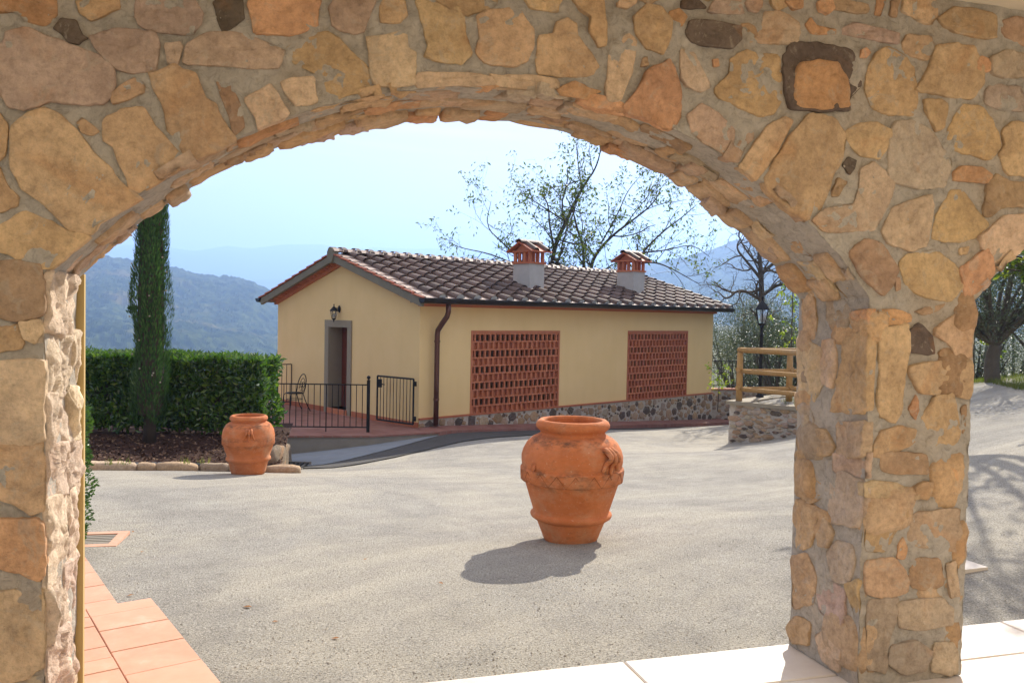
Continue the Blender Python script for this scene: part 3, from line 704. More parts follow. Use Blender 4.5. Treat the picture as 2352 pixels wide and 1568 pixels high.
# ================================================================ THE GROUND
HTH = .806374
HC = Vector((-1.985, 18.2, 0)); HU = Vector((math.sin(HTH), math.cos(HTH), 0)); HG = Vector((-math.cos(HTH), math.sin(HTH), 0))
def hp(s, t, z): return HC + HU*s + HG*t + Vector((0, 0, z))
HM = Matrix(((HU.x, HG.x, 0, HC.x), (HU.y, HG.y, 0, HC.y), (0, 0, 1, 0), (0, 0, 0, 1)))
GP = [(-6, 2, -.07), (0, 2, -.06), (5, 2, -.04), (-2, 4.2, -.09), (-3.2, 6, -.17), (0, 3.7, -.05), (1.3, 4.2, -.04), (2.6, 4.7, -.035), (4, 5, -.02),
      (.52, 6.8, -.22), (-3.2, 10.5, -.48), (-4.5, 10.9, -.53), (-7, 11, -.55), (-3.3, 13.4, -.93), (-4.5, 16.7, -1.3), (-1.5, 17, -.97), (-2.6, 15.4, -1.02),
       (4.55, 17.4, -.98), (5.6, 16.4, -.66), (1.6, 12, -.58), (3.5, 10, -.34), (2.0, 15.5, -.86),
      (-8, 17, -1.6), (-10, 22, -3), (-8, 28, -3.4), (0, 34, -3), (8, 32, -1.9)]
for s_, t_, z_ in ((1, -2.3, -.95), (4, -2.4, -1.03), (6.5, -2.6, -1.12), (.3, -.75, -.98), (3.5, -.75, -1.15), (7, -.75, -1.38), (10.5, -.8, -1.6), (13, -.8, -1.75)):
    q = hp(s_, t_, 0); GP.append((q.x, q.y, z_))
for x, y, z in ((2280, 1330, .0), (2280, 1180, .07), (2280, 1030, .20), (2290, 940, .34), (2290, 872, .52), (2450, 1000, .45)):
    q = onz(x, y, z); GP.append((q.x, q.y, z))
GP.append((10.3, 18.6, .25)); GP.append((12.5, 24, -.9)); GP.append((17, 22, -.4)); GP.append((12, 8, .5))
_X = np.array([(a, b) for a, b, c in GP]); _z = np.array([c for a, b, c in GP])
def _phi(r): return np.where(r > 1e-9, r*r*np.log(np.maximum(r, 1e-9)), 0)
_n = len(_X); _K = _phi(np.linalg.norm(_X[:, None]-_X[None], axis=2)) + np.eye(_n)*.03
_P = np.c_[np.ones(_n), _X]; _A = np.block([[_K, _P], [_P.T, np.zeros((3, 3))]])
_c = np.linalg.solve(_A, np.r_[_z, 0, 0, 0])
def gz(x, y):
    d = np.hypot(_X[:, 0]-x, _X[:, 1]-y); zl = float(_phi(d) @ _c[:_n] + _c[_n] + _c[_n+1]*x + _c[_n+2]*y)
    zl = max(-4.2, min(1.3, zl))
    r = math.hypot(x-1, y-13)
    if r < 19: return zl
    s = min(1, (r-19)/45); s = s*s*(3-2*s)
    out = -6-.17*max(0, r-30) if y > 8 else -.1
    far = max(-120, out)
    if x > 7 and y > 5:                              # the olive slope on the right keeps its height
        k = min(1, (x-7)/5)*min(1, (y-5)/6); far = far*(1-k) + k*max(-6, .3-.12*max(0, r-20))
    return zl*(1-s)+far*s
def axis(a, b, st, far):
    L = [a]; 
    while L[-1] < b: L.append(L[-1]+st)
    s = st; up = [L[-1]]
    while up[-1] < far: s *= 1.28; up.append(up[-1]+s)
    s = st; dn = [L[0]]
    while dn[-1] > -far: s *= 1.28; dn.append(dn[-1]-s)
    return dn[:0:-1] + L + up[1:]
gx, gy = axis(-9, 12, .22, 9000), axis(2, 28, .22, 9000)
gv = [(x, y, gz(x, y) + (.006*noise.noise(Vector((x*1.7, y*1.7, 0))) if abs(x) < 20 else 0)) for y in gy for x in gx]
nx = len(gx)
ground = obj('ground', gv, [(j*nx+i, j*nx+i+1, (j+1)*nx+i+1, (j+1)*nx+i) for j in range(len(gy)-1) for i in range(nx-1)], M['ground'], smooth=True)
tag(ground, kind='structure')
# loose gravel on it, thickest near the arcade
m = MB(); rr = random.Random(3)
for i in range(26000):
    Y = 3.3 + 5.7*rr.random()**1.7; X = rr.uniform(-.56, .95)*(Y+.6)
    P_ = Vector((X, Y, 0)); 
    if (P_-WQ).dot(WN) > -.03: continue
    q = P_-T0
    if q.dot(TF) < .02 and q.dot(TE) < 5: continue
    clump = noise.noise(Vector((X*.9, Y*.9, 4)))
    if rr.random() > .45+clump*1.1: continue
    s = (rr.random()**3*.005+.0018); z = gz(X, Y)+s*.3; a = rr.random()*6.3
    ca, sa = math.cos(a)*s, math.sin(a)*s
    m.add([(X+ca*1.3, Y+sa*1.3, z), (X-sa, Y+ca, z), (X-ca*1.1, Y-sa*1.1, z), (X+sa, Y-ca, z), (X+ca*.2, Y+sa*.1, z+s*.8), (X, Y, z-s)], [(0, 1, 4), (1, 2, 4), (2, 3, 4), (3, 0, 4)])
tag(m.build('loose_gravel', M['pebble']), 'loose grey gravel scattered over the courtyard in front of the arch', 'gravel', kind='stuff')
# ================================================================ THE HOUSE
house = thing('cottage', 'cream plastered cottage with brown tiled gable roof across the courtyard', 'house', hp(0, 0, -.9))
S1, T1, ZF, ZT, ZP = 11.3, 6.21, -.90, 1.76, -.69
RS = .30; def_r = math.atan(RS)
def roofz(t): return 1.885 + RS*((t+.45) if t <= T1/2 else (T1-t+.45))
GR = [(1.46, 4.41), (7.13, 9.97)]; GZ0, GZ1 = -.69, 1.21
DT0, DT1, DZ0, DZ1 = 2.79, 3.63, -.78, 1.20
m = MB()
def quad(a, b, c, d): m.add([a, b, c, d], [(0, 1, 2, 3)])
ss = [0, 1.46, 4.41, 7.13, 9.97, S1]
def wl_(s0, s1, z0, z1, t=0): quad(hp(s0, t, z0), hp(s1, t, z0), hp(s1, t, z1), hp(s0, t, z1))
zb = -2.2
for i in range(5):
    if i in (1, 3):
        wl_(ss[i], ss[i+1], zb, GZ0); wl_(ss[i], ss[i+1], GZ1, ZT)
        for s_ in (ss[i], ss[i+1]): quad(hp(s_, 0, GZ0), hp(s_, .38, GZ0), hp(s_, .38, GZ1), hp(s_, 0, GZ1))
        for z_ in (GZ0, GZ1): quad(hp(ss[i], 0, z_), hp(ss[i+1], 0, z_), hp(ss[i+1], .38, z_), hp(ss[i], .38, z_))
    else: wl_(ss[i], ss[i+1], zb, ZT)
def gq(t0, t1, z0, z1): quad(hp(0, t1, z0), hp(0, t0, z0), hp(0, t0, z1), hp(0, t1, z1))
gq(0, DT0, zb, ZT); gq(DT1, T1, zb, ZT); gq(DT0, DT1, DZ1, ZT); gq(DT0, DT1, zb, DZ0)
m.add([hp(0, T1, ZT), hp(0, 0, ZT), hp(0, T1/2, ZT+RS*T1/2-.02)], [(0, 1, 2)])
for t_ in (DT0, DT1): quad(hp(0, t_, DZ0), hp(.42, t_, DZ0), hp(.42, t_, DZ1), hp(0, t_, DZ1))
for z_ in (DZ0, DZ1): quad(hp(0, DT0, z_), hp(.42, DT0, z_), hp(.42, DT1, z_), hp(0, DT1, z_))
wl_(0, S1, zb, ZT, T1); quad(hp(S1, 0, zb), hp(S1, T1, zb), hp(S1, T1, ZT), hp(S1, 0, ZT))
m.add([hp(S1, T1, ZT), hp(S1, 0, ZT), hp(S1, T1/2, ZT+RS*T1/2-.02)], [(0, 1, 2)])
m.build('wall', M['plaster'], house)
# skirting along the gable, stone door surround, threshold
for a_, b_ in ((0, DT0-.2), (DT1+.2, T1)): m = MB(); m.box((-.018, a_, ZF-.02), (.01, b_, ZF+.12), HM); m.build('skirting', M['brick'], house)
fr = MB(); fr.box((-.03, DT0-.17, ZF), (.03, DT0+.002, DZ1), HM).box((-.03, DT1-.002, ZF), (.03, DT1+.17, DZ1), HM).box((-.034, DT0-.17, DZ1), (.03, DT1+.17, DZ1+.17), HM)
fo = fr.build('door_surround', M['serena'], house)
m = MB(); m.box((0, DT1-.012, DZ0), (.4, DT1+.01, DZ1), HM).box((0, DT0-.01, DZ0), (.4, DT0+.012, DZ1), HM); m.build('jamb_lining', M['serena'], fo)
m = MB(); m.box((-.06, DT0-.03, ZF-.01), (.42, DT1+.03, DZ0), HM); m.build('threshold', M['brick'], fo)
dr = MB(); dr.box((.36, DT0, DZ0), (.42, DT1, DZ1), HM); door = dr.build('door', M['wood'], house)
m = MB(); m.box((.345, DT0+.06, DZ0+.25), (.362, DT0+.2, DZ1-.12), HM); m.build('pane', M['darkglass'], door)
m = MB(); m.box((.335, DT0+.30, DZ0+.12), (.362, DT1-.08, DZ0+.75), HM).box((.335, DT0+.30, DZ0+.9), (.362, DT1-.08, DZ1-.1), HM); m.build('panel', M['wood'], door)
m = MB(); m.tube([hp(.36, DT0+.25, .22), hp(.28, DT0+.25, .22), hp(.28, DT0+.36, .215)], .012, 6).box((.33, DT0+.235, .05), (.362, DT0+.265, .3), HM); m.build('handle', M['silver'], door)
# brick grilles, each upright brick its own piece
def brick_mesh(dx, dy, dz, name, mat, b=.004):
    mm = MB(); mm.box((0, 0, 0), (dx, dy, dz)); me = mm.mesh(name, mat)
    bm = bmesh.new(); bm.from_mesh(me); bmesh.ops.bevel(bm, geom=bm.edges[:], offset=b, segments=1, affect='EDGES'); bm.to_mesh(me); bm.free(); return me
up_me = brick_mesh(.05, .062, .145, 'brick', M['brick'])
for gi, (s0, s1) in enumerate(GR):
    g0 = MB(); fw = .045
    for a, b, z0, z1 in ((s0, s0+fw, GZ0, GZ1), (s1-fw, s1, GZ0, GZ1)): g0.box((a, -.012, z0), (b, .13, z1), HM)
    g0.box((s0+fw, -.012, GZ1-.055), (s1-fw, .13, GZ1), HM)
    grille = g0.build('brick_grille', M['brick'], house)
    rows = 10; rh = (GZ1-.055-GZ0)/rows; n = 18; sp = (s1-s0-2*fw)/n
    co_me = brick_mesh((s1-s0-2*fw)/8-.004, .072, rh-.145, 'course_brick', M['brick'])
    for r_ in range(rows):
        zz = GZ0 + r_*rh; row_open = r_ % 2 == 1
        for k in range(8):
            inst('course_brick', co_me, grille, HM @ Matrix.Translation((s0+fw+k*(s1-s0-2*fw)/8+.002, random.uniform(-.002, .004), zz+.145 + random.uniform(-.002, .002))))
        for k in range(n):
            if not row_open and k == 0: pass
            x = s0+fw + k*sp + (.065 if row_open else .0) + random.uniform(-.008, .008)
            if x > s1-fw-.05: x = s1-fw-.053
            inst('brick', up_me, grille, HM @ Matrix.Translation((x, .006, zz)) @ Matrix.Rotation(random.uniform(-.05, .05), 4, 'Z'))
        if not row_open:
            mb_ = MB(); mb_.box((s0+fw, .075, zz+.002), (s1-fw, .12, zz+.143), HM); mb_.build('backing_course', M['brick'], grille)
    mb_ = MB(); mb_.box((s0, .36, GZ0), (s1, .38, GZ1), HM); 
# rubble plinth with a brick cap along the long side
def pz(s): return -.88 - .058*max(0, s-.5)
m = MB(); rows = []
for i in range(60):
    s_ = S1*i/59; rows.append([rough(hp(s_, -.028, z), .006) for z in lin(pz(s_)-.4, ZP-.03, 10)])
m.grid(rows); m.box((S1, -.028, -2.2), (S1+.03, .4, ZP-.03), HM)
plinth = m.build('plinth', M['mortar'], house, smooth=True)
m = MB(); m.box((-.0, -.05, ZP-.032), (S1+.03, .01, ZP+.006), HM); m.build('plinth_cap', M['brick'], plinth)
rr = random.Random(11); taken = []
for _ in range(3000):
    s_ = rr.uniform(.06, S1-.06); z = rr.uniform(pz(s_)+.03, ZP-.07); r0 = max(.05, .17*(1-_/2200))*rr.uniform(.8, 1.1)
    if ZP-.03-z < r0*.7 or z-pz(s_)+.06 < r0*.5: continue
    if any((s_-a)**2+((z-b)*1.15)**2 < (r0+c)**2*.62 for a, b, c in taken): continue
    taken.append((s_, z, r0)); n = rr.choice((4, 5, 5, 6)); a0 = rr.uniform(0, 6)
    P = [(s_+r0*rr.uniform(.7, 1.1)*math.cos(6.283*k/n+a0), z+r0*rr.uniform(.6, .95)*math.sin(6.283*k/n+a0)) for k in range(n)]
    stone(P, lambda x, y, h: hp(x, -.028-h, y), tuple(q*.72 for q in CC[rr.choice('oopbbdgmbdd')]), bump=.016, step=.05, parent=plinth, rings=((1.0, -.01), (1.0, .4), (.9, .95), (.5, 1.)))
# roof: battens and soffit as one deck, then every tile
EAVE, VER = -.45, -.29
SE = S1+.21
def rp(s, q, h, back=False):      # s along, q up the slope from the eave, h above the deck
    c, si = math.cos(def_r), math.sin(def_r)
    t = EAVE + q*c - h*si; z = 1.885 + q*si + h*c
    if back: t = T1 - t
    return hp(s, t, z)
QL = (T1/2-EAVE)/math.cos(def_r)
deck = MB()
for back in (False, True):
    deck.prism([rp(s, q, -.10, back) for s, q in ((VER+.02, .03), (SE, .03), (SE, QL-.01), (VER+.02, QL-.01))], [rp(s, q, -.005, back) for s, q in ((VER+.02, .03), (SE, .03), (SE, QL-.01), (VER+.02, QL-.01))])
roof = deck.build('roof', M['brick'], house)
NR, NC = 10, 24; ex = QL/NR; sp = (SE-VER)/NC
def cover_mesh():
    mm = MB(); n = 8; L = ex+.07; v = []; f = []
    for yy, r0, zz in ((0, .128, .05), (L, .098, .028)):
        for rad in (r0, r0-.016):
            for k in range(n+1):
                a = math.pi*k/n; v.append((rad*math.cos(a), yy, zz-.02+rad*math.sin(a)*.78))
    N = n+1
    for k in range(n):
        f += [(k, k+1, 2*N+k+1, 2*N+k), (k, N+k, N+k+1, k+1), (N+k, 3*N+k, 3*N+k+1, N+k+1)]
    f += [(0, 2*N, 3*N, N), (n, N+n, 3*N+n, 2*N+n)]
    return mesh('cover_tile', v, f, M['cover'], False)
def pan_mesh():
    mm = MB(); L = ex+.05; w0, w1 = sp*.43, sp*.40
    mm.prism([(-w0, 0, .016), (w0, 0, .016), (w1, L, -.002), (-w1, L, -.002)], [(-w0, 0, .036), (w0, 0, .036), (w1, L, .014), (-w1, L, .014)])
    for sg in (-1, 1): mm.prism([(sg*w0, 0, .03), (sg*(w0-.025), 0, .03), (sg*(w1-.025), L, .012), (sg*w1, L, .012)][::sg], [(sg*w0, 0, .06), (sg*(w0-.025), 0, .06), (sg*(w1-.025), L, .04), (sg*w1, L, .04)][::sg])
    return mm.mesh('pan_tile', M['pan'])
cme, pme = cover_mesh(), pan_mesh()
ax = HU; ay = (HG*math.cos(def_r) + Vector((0, 0, 1))*math.sin(def_r)); az_ = (Vector((0, 0, 1))*math.cos(def_r) - HG*math.sin(def_r))
def tm(s, q, h, jz=0):
    o = rp(s, q, h); Mx = Matrix(((ax.x, ay.x, az_.x, o.x), (ax.y, ay.y, az_.y, o.y), (ax.z, ay.z, az_.z, o.z), (0, 0, 0, 1)))
    return Mx @ Matrix.Rotation(jz, 4, 'Z')
CH = [(3.9, 4.42, .6, 1.2), (8.08, 8.6, .6, 1.2)]
extra = MB(); cov_n = pan_n = 0
def extra_add(me, Mx): extra.add([Mx @ v.co for v in me.vertices], [tuple(p.vertices) for p in me.polygons])
for j in range(NC):
    for i in range(NR):
        s_ = VER + (j+.5)*sp; q = i*ex - .03
        Mx = tm(s_, q, .0, random.uniform(-.008, .008))
        if pan_n < 300: inst('pan_tile', pme, roof, Mx); pan_n += 1
        else: extra_add(pme, Mx)
        if j < NC-1 or True:
            s2 = VER + (j+1)*sp - (.09 if j == NC-1 else 0)
            Mx = tm(s2 + random.uniform(-.012, .012), q - .02 + random.uniform(-.012, .012), .018, random.uniform(-.02, .02))
            if cov_n < 300: inst('cover_tile', cme, roof, Mx); cov_n += 1
            else: extra_add(cme, Mx)
# the far slope's tiles
bx = -HU; by = (-HG*math.cos(def_r) + Vector((0, 0, 1))*math.sin(def_r)); bz = (Vector((0, 0, 1))*math.cos(def_r) + HG*math.sin(def_r))
for j in range(NC):
    for i in range(NR):
        for me, s_, hh in ((pme, VER+(j+.5)*sp, 0.), (cme, VER+(j+1)*sp-(.09 if j == NC-1 else 0), .018)):
            o = rp(s_, i*ex-.04, hh, True)
            extra_add(me, Matrix(((bx.x, by.x, bz.x, o.x), (bx.y, by.y, bz.y, o.y), (bx.z, by.z, bz.z, o.z), (0, 0, 0, 1))))
tag(extra.build('far_tile_field', M['cover'], roof), kind='stuff')
# mortar plugs in the eave tiles
for j in range(NC):
    s2 = VER + (j+1)*sp - (.09 if j == NC-1 else 0)
    mm = MB(); mm.add([tm(s2, -.055, .018) @ Vector((.112*math.cos(math.pi*k/8), .012, .03+.088*math.sin(math.pi*k/8))) for k in range(9)], [tuple(range(9))]); mm.build('tile_plug', M['chim'], roof)
# ridge tiles with their collars
rl = .385; nR = int((SE-VER)/rl)+1
ZR = 1.885 + RS*(T1/2-EAVE)
mm = MB()
prof = [(-.17, -.035), (-.07, .045), (.07, .045), (.17, -.035)]
def ridge_pts(x, k, dz): return [(x, a*k, b+dz) for a, b in prof]
mm.grid([[Vector(p) for p in ridge_pts(x, k, dz)] for x, k, dz in ((0, 1.0, .0), (rl+.03, .92, -.006))])
mm.grid([[Vector(p) for p in ridge_pts(x, k, dz)] for x, k, dz in ((0, .9, -.02), (0, 1.0, 0))])
rme = mm.mesh('ridge_tile', M['pan'])
mm = MB(); n = 7
mm.grid([[Vector((x, (.19 if abs(a) < 2 else .15)*math.cos(math.pi*k/n)*1.0, -.05+.125*math.sin(math.pi*k/n)+.0)) for k in range(n+1)] for x, a in ((-.06, 0), (-.05, 1), (.05, 1), (.06, 0))])
colme = mm.mesh('ridge_collar', M['cover'])
for i in range(nR):
    s_ = VER - .02 + i*rl
    if s_ > SE-.1: break
    Mx = HM @ Matrix.Translation((s_, T1/2, ZR+.09 + random.uniform(-.006, .006)))
    r_ = inst('ridge_tile', rme, roof, Mx); inst('ridge_collar', colme, roof, HM @ Matrix.Translation((s_+.30, T1/2, ZR+.10)))
# verge: concrete band, red tile edges, brick corbels under the overhang, end cap
for back in (False, True):
    m = MB(); m.prism([rp(s, q, -.17, back) for s, q in ((VER-.005, .0), (VER+.07, .0), (VER+.07, QL), (VER-.005, QL))], [rp(s, q, -.012, back) for s, q in ((VER-.005, .0), (VER+.07, .0), (VER+.07, QL), (VER-.005, QL))])
    m.build('verge_band', M['verge'], roof)
    m = MB()
    for k in range(NR):
        m.prism([rp(s, q, h, back) for s, q, h in ((VER-.035, k*ex-.04, .022), (VER+.02, k*ex-.04, .022), (VER+.02, k*ex+ex, -.006), (VER-.035, k*ex+ex, -.006))], [rp(s, q, h, back) for s, q, h in ((VER-.035, k*ex-.04, .052), (VER+.02, k*ex-.04, .052), (VER+.02, k*ex+ex, .018), (VER-.035, k*ex+ex, .018))])
    m.build('verge_tile_edge', M['redtile'], roof)
    m = MB(); m.prism([rp(s, q, -.26, back) for s, q in ((-.06, .32), (.0, .32), (.0, QL), (-.06, QL))], [rp(s, q, -.1, back) for s, q in ((-.06, .32), (.0, .32), (.0, QL), (-.06, QL))]); m.build('corbel_band', M['brick'], roof)
    for k in range(19):
        q = .34 + k*.19
        if q > QL-.1: break
        m = MB(); m.prism([rp(s, q_, -.19, back) for s, q_ in ((-.21, q+.06), (-.06, q), (-.06, q+.12))], [rp(s, q_, -.1, back) for s, q_ in ((-.21, q+.06), (-.06, q), (-.06, q+.12))]); m.build('corbel_brick', M['brick'], roof)
    tt = -.02 if not back else T1+.02; sg = -1 if not back else 1
    m = MB(); m.box((VER, min(tt, tt+sg*.36), 1.80), (VER+.12, max(tt, tt+sg*.36), 1.95), HM); m.box((VER+.12, min(tt-sg*.02, tt+sg*.2), 1.80), (0, max(tt-sg*.02, tt+sg*.2), 1.92), HM); m.build('verge_foot', M['verge'], roof)
m = MB(); n = 16
Mv = HM @ Matrix.Translation((VER-.03, T1/2, ZR-.03)) @ Matrix.Rotation(math.pi/2, 4, 'Y')
m.lathe([(.0, -.02), (.15, -.02), (.15, .14), (.0, .14)], seg=n); 
obj('ridge_end', [Mv @ Vector((v.x*1.3 if v.x < 0 or True else v.x, v.y*.9, v.z)) for v in m.v], m.f, M['verge'], roof)
# brick cornice under the eaves, gutters, downpipe
for t0, t1 in ((-.10, .0), (T1, T1+.1)):
    m = MB(); m.box((-.06, t0, ZT-.03), (S1+.05, t1, ZT+.05), HM).box((-.09, t0-.06 if t0 < 0 else t0, ZT+.052), (S1+.08, t1 if t0 < 0 else t1+.06, ZT+.11), HM); m.build('cornice', M['brick'], house)
for back in (False, True):
    tt = -.50 if not back else T1+.50
    m = MB(); rows = []
    for s_ in lin(VER-.06, SE+.02, 12):
        rows.append([hp(s_, tt+.105*math.cos(a), 1.89+.105*math.sin(a)) for a in lin(math.pi, 2*math.pi, 8)])
    m.grid(rows)
    rows = [[hp(s_, tt+.098*math.cos(a), 1.892+.098*math.sin(a)) for a in lin(math.pi, 2*math.pi, 8)] for s_ in lin(VER-.06, SE+.02, 12)]
    m.grid(rows); m.tube([hp(VER-.06, tt-.106, 1.893), hp(SE+.02, tt-.106, 1.893)], .011, 6)
    for e in (VER-.058, SE+.018): m.add([hp(e, tt+.103*math.cos(a), 1.89+.103*math.sin(a)) for a in lin(math.pi, 2*math.pi, 8)], [tuple(range(9))])
    gut = m.build('gutter', M['gutter'], roof)
    if not back:
        for k in range(9):
            s_ = .25+k*1.35; m = MB(); m.box((s_, tt-.1, 1.885), (s_+.02, tt+.1, 1.9), HM); m.build('gutter_bracket', M['silver'], gut)
m = MB(); sD = .36
m.tube([hp(sD+.06, -.44, 1.83), hp(sD+.06, -.44, 1.62), hp(sD+.05, -.41, 1.52), hp(sD+.02, -.28, 1.36), hp(sD, -.17, 1.22), hp(sD, -.15, 1.12), hp(sD, -.15, .2), hp(sD, -.15, -.86)], .058, 12)
dp = m.build('downpipe', M['copper'], house, smooth=True)
for z in (.98, -.28): m = MB(); m.tube([hp(sD, -.15, z-.02), hp(sD, -.15, z+.02)], .066, 12); m.build('pipe_collar', M['copper'], dp)
# chimneys
for ci, (a, b, t0, t1) in enumerate(CH):
    zr = roofz(t1)-.5; zt = 2.88
    m = MB(); m.box((a, t0, zr-.2), (b, t1, zt), HM); ch = m.build('chimney', M['chim'], roof)
    m = MB(); m.box((a-.03, t0-.03, zt+.001), (b+.03, t1+.03, zt+.05), HM); m.build('chimney_ledge', M['brick'], ch)
    for (x0, y0) in [(a, t0), (a, t1-.07), (b-.07, t0), (b-.07, t1-.07)] + [(a, t0+.18+k*.175) for k in range(2)] + [(b-.07, t0+.18+k*.175) for k in range(2)] + [(a+.15+.15*k, t0) for k in range(2)] + [(a+.15+.15*k, t1-.07) for k in range(2)]:
        m = MB(); w = .065 if (x0 in (a, b-.07) and y0 in (t0, t1-.07)) else .04; m.box((x0, y0, zt+.051), (x0+w, y0+.07, zt+.30), HM); m.build('chimney_post', M['brick'], ch)
    m = MB(); m.box((a-.04, t0-.03, zt+.301), (b+.04, t1+.03, zt+.335), HM); m.build('chimney_ledge', M['brick'], ch)
    tc = (t0+t1)/2; z0 = zt+.336
    m = MB(); m.prism([hp(a+.02, t0+.04, z0), hp(a+.02, t1-.04, z0), hp(a+.02, tc, z0+.17)], [hp(b-.02, t0+.04, z0), hp(b-.02, t1-.04, z0), hp(b-.02, tc, z0+.17)]); m.build('cap_gable', M['brick'], ch)
    for sg in (-1, 1):
        m = MB(); e = tc+sg*.46
        m.prism([hp(s_, t_, z_) for s_, t_, z_ in ((a-.12, e, z0-.045), (b+.12, e, z0-.045), (b+.12, tc, z0+.19), (a-.12, tc, z0+.19))][::sg], [hp(s_, t_, z_) for s_, t_, z_ in ((a-.12, e, z0-.015), (b+.12, e, z0-.015), (b+.12, tc, z0+.225), (a-.12, tc, z0+.225))][::sg]); m.build('cap_tile', M['redtile'], ch)
        for s_ in (a+.08, b-.02):
            m = MB(); rows = []
            for kk in (0, 1):
                cx_ = Vector(hp(s_, e if kk == 0 else tc, z0-.02 if kk == 0 else z0+.22)); rows.append([cx_ + HU*(.09*math.cos(x)) + Vector((0, 0, .085*math.sin(x))) for x in lin(0, math.pi, 7)])
            m.grid(rows); m.build('cap_cover_tile', M['cover'], ch)
    m = MB(); rows = [[hp(s_, tc+.12*math.cos(x), z0+.20+.09*math.sin(x)) for x in lin(0, math.pi, 7)] for s_ in (a-.13, b+.13)]; m.grid(rows)
    m.grid([[hp(a-.13, tc+r*math.cos(x), z0+.20+r*.75*math.sin(x)) for x in lin(0, math.pi, 7)] for r in (.095, .12)]); m.build('cap_ridge_tile', M['cover'], ch)
# ================================================================ TERRACE, PAVEMENT, RAMP
tpoly = [Vector((-9.5, 20.5, 0)), Vector((-7.2, 17.2, 0)), Vector((-4.6, 16.73, 0)), Vector((-2.82, 16.98, 0)), Vector((-1.5, 17.7, 0)), hp(.0, .1, 0), hp(0, T1, 0), Vector((-7.6, 24, 0))]
m = MB(); m.prism([p+Vector((0, 0, -2.4)) for p in tpoly][::-1], [p+Vector((0, 0, ZF-.035)) for p in tpoly][::-1]); ter = m.build('terrace', M['concrete']); tag(ter, kind='structure')
cen = sum(tpoly, Vector())/len(tpoly)
m = MB(); grow_ = [p+(p-cen).normalized()*.03 for p in tpoly]; m.prism([p+Vector((0, 0, ZF-.034)) for p in grow_][::-1], [p+Vector((0, 0, ZF)) for p in grow_][::-1]); m.build('terrace_paving', M['paver'], ter)
def po(s): return -.55
pav = MB(); rows_t = []; rows_b = []
for i in range(40):
    s_ = -.1 + (S1+1.6)*i/39; z = pz(max(.5, s_))-.0; e = hp(s_, po(s_), 0)
    rows_t.append([hp(s_, -.0, z), Vector((e.x, e.y, z-.04))]); rows_b.append([rows_t[-1][1], rows_t[-1][1]+Vector((0, 0, -.35))])
pav.grid(rows_t); pav.grid(rows_b); pv = pav.build('pavement', M['paver']); tag(pv, kind='structure')
# concrete run-off strip in front of the terrace
A0 = [onz(640, 1046, -1.29), onz(720, 1035, -1.22), onz(850, 1012, -1.08), onz(1000, 994, -.98)]
B0 = [onz(645, 1078, -.955), onz(740, 1069, -.97), onz(870, 1036, -.98), onz(1005, 1003, -.985)]
m = MB(); rows = []
for i in range(25):
    f_ = i/24*3; k = min(2, int(f_)); a = A0[k].lerp(A0[k+1], f_-k); b = B0[k].lerp(B0[k+1], f_-k)
    rows.append([Vector((q.x, q.y, gz(q.x, q.y)+.025)) for q in [a.lerp(b, j/8) for j in range(9)]])
m.grid(rows)
tag(m.build('runoff_strip', M['bluestone']), kind='structure')
# dark-coloured sheet laid over the ground between the pavement and the gravel
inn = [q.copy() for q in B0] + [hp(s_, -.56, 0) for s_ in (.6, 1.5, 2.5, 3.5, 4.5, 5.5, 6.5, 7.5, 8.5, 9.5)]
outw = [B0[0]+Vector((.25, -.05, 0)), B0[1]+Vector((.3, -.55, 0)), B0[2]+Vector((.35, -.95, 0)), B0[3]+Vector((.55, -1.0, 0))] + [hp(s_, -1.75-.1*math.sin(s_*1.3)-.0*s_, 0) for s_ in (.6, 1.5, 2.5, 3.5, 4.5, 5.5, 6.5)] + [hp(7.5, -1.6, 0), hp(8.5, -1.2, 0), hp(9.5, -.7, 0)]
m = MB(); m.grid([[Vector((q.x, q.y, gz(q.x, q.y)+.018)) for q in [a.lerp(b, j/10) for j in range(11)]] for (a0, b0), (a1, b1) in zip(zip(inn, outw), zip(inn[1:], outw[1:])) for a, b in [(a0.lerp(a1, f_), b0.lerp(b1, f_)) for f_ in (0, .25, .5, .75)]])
tag(m.build('dark_ground_strip', M['dark_ground'], smooth=True), kind='structure')
